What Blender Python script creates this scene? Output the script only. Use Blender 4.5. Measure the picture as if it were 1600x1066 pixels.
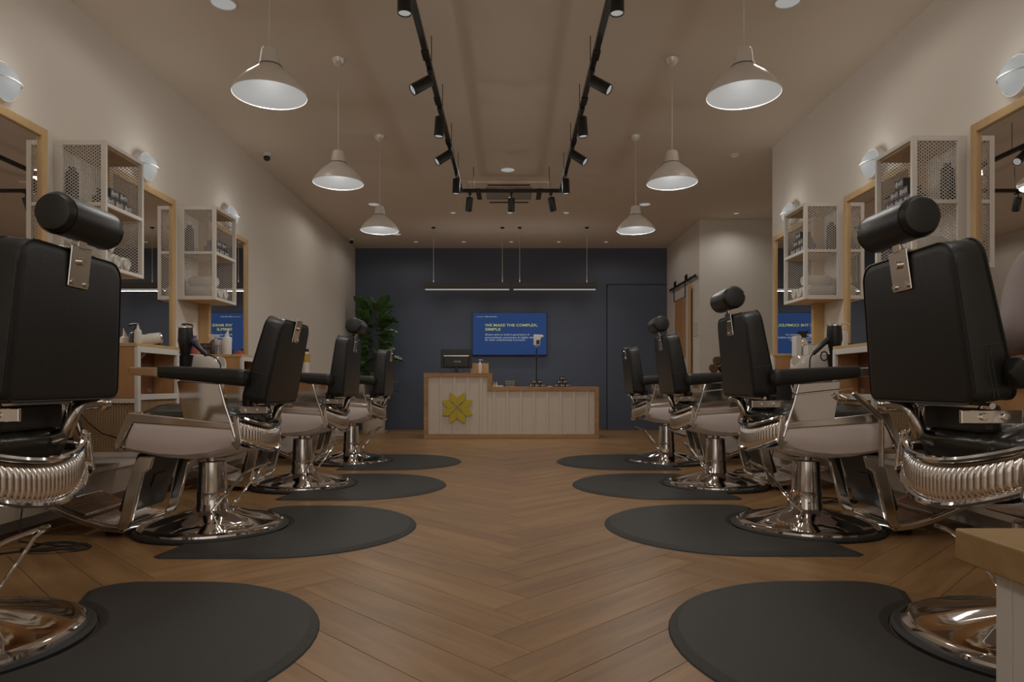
import bpy, bmesh, math, random
from mathutils import Vector, Matrix
PI = math.pi
random.seed(7)
sc = bpy.context.scene
COL = sc.collection
for o in list(bpy.data.objects): bpy.data.objects.remove(o)

# ------------------------------------------------------------------ camera, world, exposure
H = 0.80                      # eye height
cam = bpy.data.cameras.new('camera'); cam.lens = 24.0; cam.sensor_width = 36.0
cam.shift_y = 67/1600.0; cam.shift_x = 1/1600.0
cam.clip_start = 0.05; cam.clip_end = 60
camo = bpy.data.objects.new('camera', cam); COL.objects.link(camo)
camo.location = (0, 0, H); camo.rotation_euler = (PI/2, 0, 0)
sc.camera = camo
w = bpy.data.worlds.new('world'); sc.world = w; w.use_nodes = True
w.node_tree.nodes['Background'].inputs[0].default_value = (0.9, 0.8, 0.7, 1)
w.node_tree.nodes['Background'].inputs[1].default_value = 0.05
sc.view_settings.view_transform = 'Standard'; sc.view_settings.look = 'None'
sc.view_settings.gamma = 1; sc.view_settings.use_curve_mapping = False
sc.view_settings.exposure = 0.0
K = 1.0                       # overall lamp power
WARM = (1.0, 0.95, 0.88); NEUT = (1.0, 0.98, 0.94)
# added unseen fill light behind the camera; no window is built there
_l = bpy.data.lights.new('added_front_fill','AREA'); _l.shape='RECTANGLE'; _l.size=4.8; _l.size_y=2.6; _l.energy=20; _l.color=(1.0,0.97,0.93)
_o = bpy.data.objects.new('added_front_fill', _l); COL.objects.link(_o); _o.location=(-0.05,-3.15,1.5); _o.rotation_euler=(PI/2,0,0)
def lamp(kind, loc, power, size=0.05, color=WARM, rot=(0, 0, 0), angle=None, blend=0.6):
    l = bpy.data.lights.new('lamp_light', kind); l.energy = power*K; l.color = color
    if kind == 'AREA': l.shape = 'DISK'; l.size = size
    else: l.shadow_soft_size = size
    if kind == 'SPOT': l.spot_size = math.radians(angle); l.spot_blend = blend
    o = bpy.data.objects.new('lamp_light', l); COL.objects.link(o); o.location = loc; o.rotation_euler = rot
    return o

# ------------------------------------------------------------------ materials
def mat(name, col, rough=0.5, metal=0.0, spec=0.5, noise=None, bump=None, emit=None, es=1.0, trans=0, coat=0):
    m = bpy.data.materials.new(name); m.use_nodes = True
    nt = m.node_tree; b = nt.nodes['Principled BSDF']
    b.inputs['Base Color'].default_value = (*col, 1); b.inputs['Roughness'].default_value = rough
    b.inputs['Metallic'].default_value = metal; b.inputs['Specular IOR Level'].default_value = spec
    b.inputs['Coat Weight'].default_value = coat; b.inputs['Coat Roughness'].default_value = 0.15
    if trans: b.inputs['Transmission Weight'].default_value = trans
    if emit:
        b.inputs['Emission Color'].default_value = (*emit, 1); b.inputs['Emission Strength'].default_value = es
    tc = nt.nodes.new('ShaderNodeTexCoord')
    if noise:                               # (scale, amount)
        n = nt.nodes.new('ShaderNodeTexNoise'); n.inputs['Scale'].default_value = noise[0]; n.inputs['Detail'].default_value = 5
        nt.links.new(tc.outputs['Object'], n.inputs['Vector'])
        r = nt.nodes.new('ShaderNodeMapRange'); r.inputs['To Min'].default_value = 1-noise[1]; r.inputs['To Max'].default_value = 1+noise[1]
        nt.links.new(n.outputs['Fac'], r.inputs['Value'])
        mx = nt.nodes.new('ShaderNodeVectorMath'); mx.operation = 'SCALE'; mx.inputs[0].default_value = col
        nt.links.new(r.outputs[0], mx.inputs['Scale']); nt.links.new(mx.outputs[0], b.inputs['Base Color'])
    if bump:                                # (scale, strength)
        n = nt.nodes.new('ShaderNodeTexNoise'); n.inputs['Scale'].default_value = bump[0]; n.inputs['Detail'].default_value = 3
        nt.links.new(tc.outputs['Object'], n.inputs['Vector'])
        bp = nt.nodes.new('ShaderNodeBump'); bp.inputs['Strength'].default_value = bump[1]; bp.inputs['Distance'].default_value = 0.002
        nt.links.new(n.outputs['Fac'], bp.inputs['Height']); nt.links.new(bp.outputs[0], b.inputs['Normal'])
    return m
def wood(name, c1, c2, stretch=(1.2, 14, 14), rough=0.45, rnd=0.12, mid=None):
    m = bpy.data.materials.new(name); m.use_nodes = True
    nt = m.node_tree; b = nt.nodes['Principled BSDF']; N = nt.nodes.new; L = nt.links.new
    tc = N('ShaderNodeTexCoord'); oi = N('ShaderNodeObjectInfo')
    add = N('ShaderNodeVectorMath'); add.operation = 'MULTIPLY_ADD'
    cmb = N('ShaderNodeCombineXYZ')
    for i in range(3): L(oi.outputs['Random'], cmb.inputs[i])
    mul = N('ShaderNodeVectorMath'); mul.operation = 'SCALE'; mul.inputs['Scale'].default_value = 37.0
    L(cmb.outputs[0], mul.inputs[0])
    add.inputs[1].default_value = stretch
    L(tc.outputs['Object'], add.inputs[0]); L(mul.outputs[0], add.inputs[2])
    n1 = N('ShaderNodeTexNoise'); n1.inputs['Scale'].default_value = 1.0; n1.inputs['Detail'].default_value = 6; n1.inputs['Distortion'].default_value = 0.6
    L(add.outputs[0], n1.inputs['Vector'])
    n2 = N('ShaderNodeTexNoise'); n2.inputs['Scale'].default_value = 5.0; n2.inputs['Detail'].default_value = 4
    L(add.outputs[0], n2.inputs['Vector'])
    mixf = N('ShaderNodeMath'); mixf.operation = 'MULTIPLY_ADD'; mixf.inputs[1].default_value = 0.35
    L(n2.outputs['Fac'], mixf.inputs[0]); L(n1.outputs['Fac'], mixf.inputs[2])
    cr = N('ShaderNodeValToRGB'); cr.color_ramp.elements[0].position = 0.42; cr.color_ramp.elements[1].position = 0.9
    cr.color_ramp.elements[0].color = (*c2, 1); cr.color_ramp.elements[1].color = (*c1, 1)
    L(mixf.outputs[0], cr.inputs['Fac'])
    mr = N('ShaderNodeMapRange'); mr.inputs['To Min'].default_value = 1-rnd; mr.inputs['To Max'].default_value = 1+rnd
    L(oi.outputs['Random'], mr.inputs['Value'])
    sc_ = N('ShaderNodeVectorMath'); sc_.operation = 'SCALE'; L(cr.outputs['Color'], sc_.inputs[0]); L(mr.outputs[0], sc_.inputs['Scale'])
    L(sc_.outputs[0], b.inputs['Base Color'])
    b.inputs['Roughness'].default_value = rough; b.inputs['Specular IOR Level'].default_value = 0.4
    bp = N('ShaderNodeBump'); bp.inputs['Strength'].default_value = 0.15; bp.inputs['Distance'].default_value = 0.001
    L(n2.outputs['Fac'], bp.inputs['Height']); L(bp.outputs[0], b.inputs['Normal'])
    return m
M = {
 'wall': mat('cream_wall_paint', (0.76, 0.705, 0.635), 0.85, spec=0.2, noise=(1.5, 0.02), bump=(90, 0.06)),
 'ceil': mat('ceiling_paint', (0.78, 0.69, 0.59), 0.9, spec=0.15, bump=(60, 0.04)),
 'navy': mat('navy_wall_paint', (0.098, 0.118, 0.166), 0.5, spec=0.35, noise=(2, 0.04), bump=(80, 0.06)),
 'navy_line': mat('navy_shadow_gap', (0.012, 0.013, 0.02), 0.8),
 'subfloor': mat('dark_joint', (0.16, 0.09, 0.045), 0.8),
 'plank': wood('oak_plank', (0.370, 0.210, 0.088), (0.218, 0.116, 0.045), (1.1, 11, 3), 0.42, 0.08),
 'oak': wood('pale_oak', (0.60, 0.41, 0.20), (0.47, 0.30, 0.135), (6, 6, 1.0), 0.5, 0.05),
 'oakh': wood('oak_trim', (0.56, 0.33, 0.16), (0.36, 0.19, 0.085), (1.3, 9, 9), 0.5, 0.06),
 'oakb': wood('bench_oak', (0.42, 0.275, 0.125), (0.30, 0.18, 0.07), (1.3, 9, 9), 0.5, 0.02),
 'ply': wood('warm_veneer', (0.55, 0.30, 0.13), (0.44, 0.225, 0.095), (9, 9, 1.2), 0.55, 0.04),
 'redwood': wood('reddish_veneer', (0.27, 0.12, 0.07), (0.17, 0.07, 0.04), (9, 9, 1.2), 0.4, 0.04),
 'white': mat('white_powder_coat', (0.70, 0.655, 0.60), 0.45),
 'boards': mat('white_board_paint', (0.70, 0.63, 0.54), 0.6),
 'shell': mat('gloss_cream_shell', (0.80, 0.70, 0.67), 0.22, coat=0.5, noise=(3, 0.02)),
 'brownmetal': mat('bronze_black_housing', (0.06, 0.052, 0.045), 0.45, 0.2),
 'chrome': mat('polished_chrome', (0.76, 0.73, 0.70), 0.07, 1.0, bump=(14, 0.05)),
 'ribchrome': mat('ribbed_chrome', (0.80, 0.76, 0.72), 0.16, 1.0),
 'chrome2': mat('satin_chrome', (0.82, 0.78, 0.72), 0.16, 1.0, bump=(30, 0.05)),
 'leather': mat('black_leather', (0.017, 0.0165, 0.0145), 0.42, spec=0.45, noise=(12, 0.12), bump=(220, 0.25)),
 'cushion': mat('seat_leather', (0.036, 0.033, 0.028), 0.26, spec=0.8, noise=(12, 0.1), bump=(220, 0.15)),
 'tubemetal': mat('dull_nickel_tube', (0.50, 0.46, 0.40), 0.25, 1.0),
 'stitch': mat('seam_thread', (0.03, 0.036, 0.046), 0.6),
 'pipe': mat('black_piping', (0.006, 0.006, 0.006), 0.45),
 'rubber': mat('black_rubber', (0.018, 0.018, 0.017), 0.55),
 'mat': mat('grey_mat_foam', (0.034, 0.031, 0.027), 0.6, spec=0.4, noise=(2.5, 0.10), bump=(120, 0.3)),
 'black': mat('black_metal', (0.018, 0.018, 0.017), 0.4, 0.2),
 'blackp': mat('black_plastic', (0.012, 0.012, 0.012), 0.35),
 'alu': mat('brushed_aluminium', (0.86, 0.83, 0.79), 0.33, 0.45, noise=(6, 0.05)),
 'cord': mat('clear_grey_cord', (0.62, 0.58, 0.5), 0.5),
 'glow': mat('lit_diffuser', (0.02, 0.02, 0.02), 0.6, spec=0.1, emit=(1.0, 0.99, 0.95), es=0.315),
 'glow2': mat('lit_bulkhead_glass', (0.05, 0.05, 0.05), 0.6, spec=0.1, emit=(0.96, 0.985, 0.96), es=0.31),
 'glow3': mat('lit_strip', (0.05, 0.05, 0.05), 0.6, spec=0.1, emit=(1.0, 0.96, 0.85), es=0.315),
 'mirror': mat('mirror_glass', (0.84, 0.80, 0.76), 0.0, 1.0),
 'yellow': mat('yellow_logo_paint', (0.58, 0.46, 0.03), 0.45),
 'screen': mat('tv_picture', (0.01, 0.02, 0.06), 0.35, spec=0.12, emit=(0.022, 0.062, 0.20), es=0.55),
 'txt_y': mat('screen_yellow_text', (0.1, 0.1, 0.03), 0.4, emit=(0.36, 0.40, 0.12), es=0.75),
 'txt_w': mat('screen_white_text', (0.1, 0.1, 0.1), 0.4, emit=(0.33, 0.38, 0.42), es=0.7),
 'print': mat('white_print', (0.62, 0.58, 0.52), 0.6),
 'darkbox': mat('dark_carton', (0.045, 0.04, 0.038), 0.45),
 'brownjar': mat('brown_jar', (0.09, 0.055, 0.04), 0.3),
 'wplastic': mat('white_plastic', (0.68, 0.64, 0.58), 0.35),
 'porc': mat('white_porcelain', (0.62, 0.56, 0.51), 0.2, coat=0.4),
 'blue': mat('blue_label', (0.08, 0.08, 0.36), 0.4), 'red': mat('red_label', (0.42, 0.09, 0.06), 0.4),
 'ylab': mat('amber_label', (0.55, 0.32, 0.04), 0.4),
 'glass': mat('clear_glass', (0.9, 0.9, 0.88), 0.05, trans=0.9),
 'towel': mat('white_terry', (0.70, 0.66, 0.60), 0.95, spec=0.1, bump=(150, 0.8)),
 'btowel': mat('brown_terry', (0.13, 0.085, 0.055), 0.95, spec=0.1, bump=(150, 0.8)),
 'leaf': mat('fig_leaf', (0.075, 0.16, 0.045), 0.34, noise=(6, 0.4)),
 'vein': mat('leaf_vein', (0.16, 0.24, 0.08), 0.5),
 'bark': mat('fig_bark', (0.12, 0.08, 0.05), 0.8),
 'soil': mat('potting_soil', (0.03, 0.02, 0.014), 0.9),
 'pot': mat('cream_ceramic', (0.66, 0.60, 0.50), 0.4),
 'skin': mat('skin', (0.45, 0.25, 0.17), 0.5), 'hair': mat('dark_hair', (0.02, 0.015, 0.012), 0.6, bump=(80, 0.8)),
 'shirt': mat('mauve_grey_cotton', (0.30, 0.245, 0.235), 0.9, noise=(8, 0.12), bump=(14, 1.0)),
 'apron': mat('black_cotton', (0.015, 0.015, 0.016), 0.85, bump=(60, 0.4)),
 'trouser': mat('grey_trousers', (0.24, 0.22, 0.20), 0.9, bump=(50, 0.4)),
 'vent': mat('vent_grille_beige', (0.42, 0.35, 0.28), 0.6), 'ventd': mat('vent_dark', (0.07, 0.05, 0.04), 0.8),
}

# ------------------------------------------------------------------ mesh helpers
class MB:
    def __init__(s): s.v = []; s.f = []
    def add(s, vs, fs, mx=None):
        n = len(s.v); s.v += [tuple(mx @ Vector(p)) if mx else tuple(p) for p in vs]; s.f += [tuple(i+n for i in f) for f in fs]; return s
    def box(s, a, b, mx=None):
        x0, y0, z0 = a; x1, y1, z1 = b
        return s.add([(x0,y0,z0),(x1,y0,z0),(x1,y1,z0),(x0,y1,z0),(x0,y0,z1),(x1,y0,z1),(x1,y1,z1),(x0,y1,z1)],
              [(0,3,2,1),(4,5,6,7),(0,1,5,4),(1,2,6,5),(2,3,7,6),(3,0,4,7)], mx)
    def lathe(s, prof, n=32, c=(0,0,0), mx=None, cap=True):
        vs = []; fs = []; k = len(prof)
        for i in range(n):
            a = 2*PI*i/n
            for r, z in prof: vs.append((c[0]+r*math.cos(a), c[1]+r*math.sin(a), c[2]+z))
        for i in range(n):
            j = (i+1) % n
            for q in range(k-1): fs.append((i*k+q, j*k+q, j*k+q+1, i*k+q+1))
        if cap:
            if prof[0][0] > 1e-5: fs.append(tuple(i*k for i in range(n))[::-1])
            if prof[-1][0] > 1e-5: fs.append(tuple(i*k+k-1 for i in range(n)))
        return s.add(vs, fs, mx)
    def tube(s, pts, r, n=8, closed=False, mx=None):
        P = [Vector(p) for p in pts]; m = len(P); vs = []; fs = []
        rr = r if isinstance(r, (list, tuple)) else [r]*m
        up = None
        for i in range(m):
            a = P[(i-1) % m] if (closed or i > 0) else P[i]; b = P[(i+1) % m] if (closed or i < m-1) else P[i]
            t = (b-a).normalized()
            if up is None:
                up = Vector((0,0,1)) if abs(t.z) < 0.9 else Vector((1,0,0))
            u = (up - t*up.dot(t)); u = u.normalized() if u.length > 1e-4 else t.orthogonal().normalized()
            up = u; v = t.cross(u)
            for k in range(n):
                a_ = 2*PI*k/n; vs.append(P[i]+u*rr[i]*math.cos(a_)+v*rr[i]*math.sin(a_))
        for i in range(m if closed else m-1):
            j = (i+1) % m
            for k in range(n): fs.append((i*n+k, i*n+(k+1) % n, j*n+(k+1) % n, j*n+k))
        if not closed: fs += [tuple(range(n))[::-1], tuple((m-1)*n+k for k in range(n))]
        return s.add(vs, fs, mx)
    def prism(s, poly, a, b, axis='z', mx=None, top=None):
        def P(p, h): return {'z': (p[0],p[1],h), 'y': (p[0],h,p[1]), 'x': (h,p[0],p[1])}[axis]
        n = len(poly); top = top or poly
        return s.add([P(p,a) for p in poly]+[P(p,b) for p in top],
              [tuple(range(n))[::-1], tuple(range(n,2*n))]+[(i,(i+1)%n,n+(i+1)%n,n+i) for i in range(n)], mx)
    def grid(s, fn, nu, nv, close_u=False, mx=None):
        vs = [fn(u/(nu if close_u else nu-1), v/(nv-1)) for u in range(nu) for v in range(nv)]; fs = []
        for u in range(nu if close_u else nu-1):
            for v in range(nv-1):
                a = u*nv+v; b = ((u+1) % nu)*nv+v; fs.append((a, b, b+1, a+1))
        return s.add(vs, fs, mx)
    def mesh(s, name):
        me = bpy.data.meshes.new(name); me.from_pydata(s.v, [], s.f)
        bm = bmesh.new(); bm.from_mesh(me); bmesh.ops.recalc_face_normals(bm, faces=bm.faces); bm.to_mesh(me); bm.free(); return me
def obj(name, mb, m, parent=None, smooth=False, bevel=0, seg=2, solid=0, subd=0, loc=None, rot=None):
    me = mb.mesh(name) if isinstance(mb, MB) else mb
    if m and not me.materials: me.materials.append(M[m] if isinstance(m, str) else m)
    o = bpy.data.objects.new(name, me); COL.objects.link(o)
    if parent: o.parent = parent
    if loc: o.location = loc
    if rot: o.rotation_euler = rot
    if smooth: 
        for p in me.polygons: p.use_smooth = True
        try: me.set_sharp_from_angle(angle=math.radians(38))
        except Exception: pass
    if solid: d = o.modifiers.new('solid', 'SOLIDIFY'); d.thickness = solid; d.offset = 0
    if bevel: b = o.modifiers.new('bevel', 'BEVEL'); b.width = bevel; b.segments = seg; b.limit_method = 'ANGLE'; b.angle_limit = math.radians(40)
    if subd: b = o.modifiers.new('sub', 'SUBSURF'); b.levels = subd; b.render_levels = subd
    return o
def tag(o, label, cat, group=None):
    o['label'] = label; o['category'] = cat
    if group: o['group'] = group
    return o
def empty(name, label, cat, loc=(0,0,0), rz=0, group=None):
    o = bpy.data.objects.new(name, None); COL.objects.link(o); o.location = loc; o.rotation_euler = (0,0,rz)
    o.empty_display_size = 0.05
    return tag(o, label, cat, group)
def struct(o, kind='structure'): o['kind'] = kind; return o
def dup(o, parent=None):
    c = o.copy(); COL.objects.link(c); c.parent = parent
    for ch in list(o.children): dup(ch, c)
    return c
def place(o, loc, rz=0, label=None):
    o.location = loc; o.rotation_euler = (0,0,rz)
    if label: o['label'] = label
    return o
def text(name, s, m, parent, loc, rot, width=None, size=0.05, shear=0, bold=0, extr=0.0006, align='LEFT', height=None):
    cu = bpy.data.curves.new(name, 'FONT'); cu.body = s; cu.size = size; cu.shear = shear; cu.offset = bold; cu.extrude = extr
    cu.align_x = align; cu.materials.append(M[m]); cu.resolution_u = 3
    o = bpy.data.objects.new(name, cu); COL.objects.link(o); o.parent = parent; o.location = loc; o.rotation_euler = rot
    bpy.context.view_layer.update()
    me = bpy.data.meshes.new_from_object(o.evaluated_get(bpy.context.evaluated_depsgraph_get()))
    bpy.data.objects.remove(o)
    if width:
        xs = [v.co.x for v in me.vertices]; k = width/max(1e-6, max(xs)-min(xs))
        for v in me.vertices: v.co.x *= k
    if not me.materials: me.materials.append(M[m])
    o = bpy.data.objects.new(name, me); COL.objects.link(o); o.parent = parent; o.location = loc; o.rotation_euler = rot
    return o
def arc(cx, cy, r, a0, a1, n): return [(cx+r*math.cos(math.radians(a0+(a1-a0)*i/n)), cy+r*math.sin(math.radians(a0+(a1-a0)*i/n))) for i in range(n+1)]
def rrect(x0, y0, x1, y1, r, n=5):
    return arc(x1-r,y1-r,r,0,90,n)+arc(x0+r,y1-r,r,90,180,n)+arc(x0+r,y0+r,r,180,270,n)+arc(x1-r,y0+r,r,270,360,n)
def inset(poly, d):
    n = len(poly); out = []; A = sum(poly[i][0]*poly[(i+1)%n][1]-poly[(i+1)%n][0]*poly[i][1] for i in range(n)); s = 1 if A > 0 else -1
    for i in range(n):
        a = Vector(poly[i-1]); b = Vector(poly[i]); c = Vector(poly[(i+1)%n])
        e1 = (b-a); e2 = (c-b)
        if e1.length < 1e-7 or e2.length < 1e-7: out.append(tuple(b)); continue
        e1.normalize(); e2.normalize()
        n1 = Vector((-e1.y, e1.x))*s; n2 = Vector((-e2.y, e2.x))*s; m = (n1+n2); 
        m = m.normalized() if m.length > 1e-4 else n1
        out.append(tuple(b+m*d/max(0.5, m.dot(n1))))
    return out

# ------------------------------------------------------------------ room
CZ = 3.155; XL = -2.71; XR = 2.60; YB = 11.85; YF = -3.2; XA = 2.70; XO = 4.3
floor = struct(obj('floor', MB().box((XL-0.1, YF-0.1, -0.12), (XO+0.1, YB+0.1, -0.006)), 'subfloor'))
struct(obj('ceiling', MB().box((XL-0.1, YF-0.1, CZ), (XO+0.1, YB+0.1, CZ+0.1)), 'ceil'))
struct(obj('wall_left', MB().box((XL-0.1, YF, -0.01), (XL, YB, CZ)), 'wall'))
struct(obj('wall_right', MB().box((XR, YF, -0.01), (XO+0.1, 6.8, CZ)), 'wall'))
struct(obj('wall_right_recess', MB().box((XO, 6.8, -0.01), (XO+0.1, 9.8, CZ)), 'wall'))
struct(obj('wall_right_end', MB().box((XA, 9.8, -0.01), (XO+0.1, YB, CZ)), 'wall'))
struct(obj('wall_front', MB().box((XL-0.1, YF-0.1, -0.01), (XO+0.1, YF, CZ)), 'wall'))
bw = struct(obj('wall_back', MB().box((XL-0.1, YB, -0.01), (XO+0.1, YB+0.1, CZ)), 'navy'))
struct(obj('baseboard_left', MB().box((XL, YF, 0), (XL+0.012, YB, 0.06)), 'white'))
# concealed door in the back wall
dr = struct(obj('door_1', MB().box((1.665, YB-0.012, 0.0), (2.695, YB, 2.515)), 'navy', bevel=0.002))
obj('shadow_gap', MB().box((1.650, YB-0.004, 0), (1.664, YB, 2.53)).box((1.650, YB-0.004, 2.516), (2.699, YB, 2.53)), 'navy_line', dr)

# herringbone planks: column width 0.76, plank 0.18 x 1.08
def clip(poly, ax, lim, sign):
    out = []
    for i in range(len(poly)):
        a = poly[i]; b = poly[(i+1) % len(poly)]
        da = (a[ax]-lim)*sign; db = (b[ax]-lim)*sign
        if da <= 0: out.append(a)
        if da*db < 0:
            t = da/(da-db); out.append((a[0]+(b[0]-a[0])*t, a[1]+(b[1]-a[1])*t))
    return out
PW, PL_, GAP = 0.18, 1.08, 0.0012
full = {}
def rect_mesh(poly, name='plank'):
    b = MB(); b.prism(poly, -0.006, -0.0008, top=poly); top = inset(poly, 0.0012)
    b.v = []; b.f = []; n = len(poly)
    vs = [(p[0],p[1],-0.006) for p in poly]+[(p[0],p[1],-0.0014) for p in poly]+[(p[0],p[1],0) for p in top]
    fs = [tuple(range(2*n,3*n))]+[(i,(i+1)%n,n+(i+1)%n,n+i) for i in range(n)]+[(n+i,n+(i+1)%n,2*n+(i+1)%n,2*n+i) for i in range(n)]
    b.add(vs, fs); me = b.mesh(name); me.materials.append(M['plank']); return me
planks = []
R45 = math.sqrt(0.5)
X0 = 0.065
for k in range(-60, 60):
    for q in range(-12, 12):
        # herringbone lattice on axes a (dir +45) and b (dir 135)
        for kind in (0, 1):
            # plank A occupies a in [0,L], b in [0,W]; plank B occupies a in [0,W], b in [W, W+L] shifted
            a0 = k*PW + q*PL_; b0 = k*PW - q*PL_
            if kind == 0: ra = (a0, a0+PL_, b0, b0+PW)
            else: ra = (a0, a0+PW, b0+PW, b0+PW+PL_)
            ca = (ra[0]+ra[1])/2; cb = (ra[2]+ra[3])/2
            cx = (ca-cb)*R45 + X0; cy = (ca+cb)*R45
            if not (XL-0.6 < cx < XO+0.6 and -0.2 < cy < YB+0.6): continue
            ang = PI/4 if kind == 0 else 3*PI/4
            L2 = (PL_-GAP)/2; W2 = (PW-GAP)/2
            loc = [(-L2,-W2),(L2,-W2),(L2,W2),(-L2,W2)]
            c, s = math.cos(ang), math.sin(ang)
            wp = [(cx+p[0]*c-p[1]*s, cy+p[0]*s+p[1]*c) for p in loc]; orig = list(wp)
            for ax, lim, sg in ((0, XL, -1), (1, 0.0, -1), (1, YB, 1), (0, XO, 1)): 
                if wp: wp = clip(wp, ax, lim, sg)
            if not wp: continue
            if min(p[0] for p in wp) >= XR and max(p[1] for p in wp) <= 6.8: continue
            if min(p[0] for p in wp) >= XA and min(p[1] for p in wp) >= 9.8: continue
            if cy < 6.8 and max(p[0] for p in wp) > XR: wp = clip(wp, 0, XR, 1)
            elif cy > 9.6 and max(p[0] for p in wp) > XA: wp = clip(wp, 0, XA, 1)
            if len(wp) < 3: continue
            lp = [((p[0]-cx)*c+(p[1]-cy)*s, -(p[0]-cx)*s+(p[1]-cy)*c) for p in wp]
            whole = (len(wp) == 4 and all(abs(a[0]-b[0])+abs(a[1]-b[1]) < 1e-6 for a, b in zip(wp, orig)))
            key = cy + 0.35*abs(cx) + (3 if cx > 2.6 else 0)
            planks.append((key, cx, cy, ang, lp, whole))
planks.sort(key=lambda t: t[0])
wm = rect_mesh([(-(PL_-GAP)/2,-(PW-GAP)/2),((PL_-GAP)/2,-(PW-GAP)/2),((PL_-GAP)/2,(PW-GAP)/2),(-(PL_-GAP)/2,(PW-GAP)/2)])
rest = MB()
for i, (key, cx, cy, ang, lp, whole) in enumerate(planks):
    if i < 300:
        obj('plank', wm if whole else rect_mesh(lp), None, floor, loc=(cx, cy, 0), rot=(0, 0, ang))
    else:
        c, s = math.cos(ang), math.sin(ang)
        rest.prism([(cx+p[0]*c-p[1]*s, cy+p[0]*s+p[1]*c) for p in lp], -0.006, 0)
rm = rest.mesh('far_planks'); rm.materials.append(M['plank'])
ro = obj('far_planks', rm, None, floor); ro['kind'] = 'stuff'
struct(obj('floor_front', MB().box((XL, YF, -0.006), (XR, 0.0, 0.0)), 'plank'))

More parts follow.
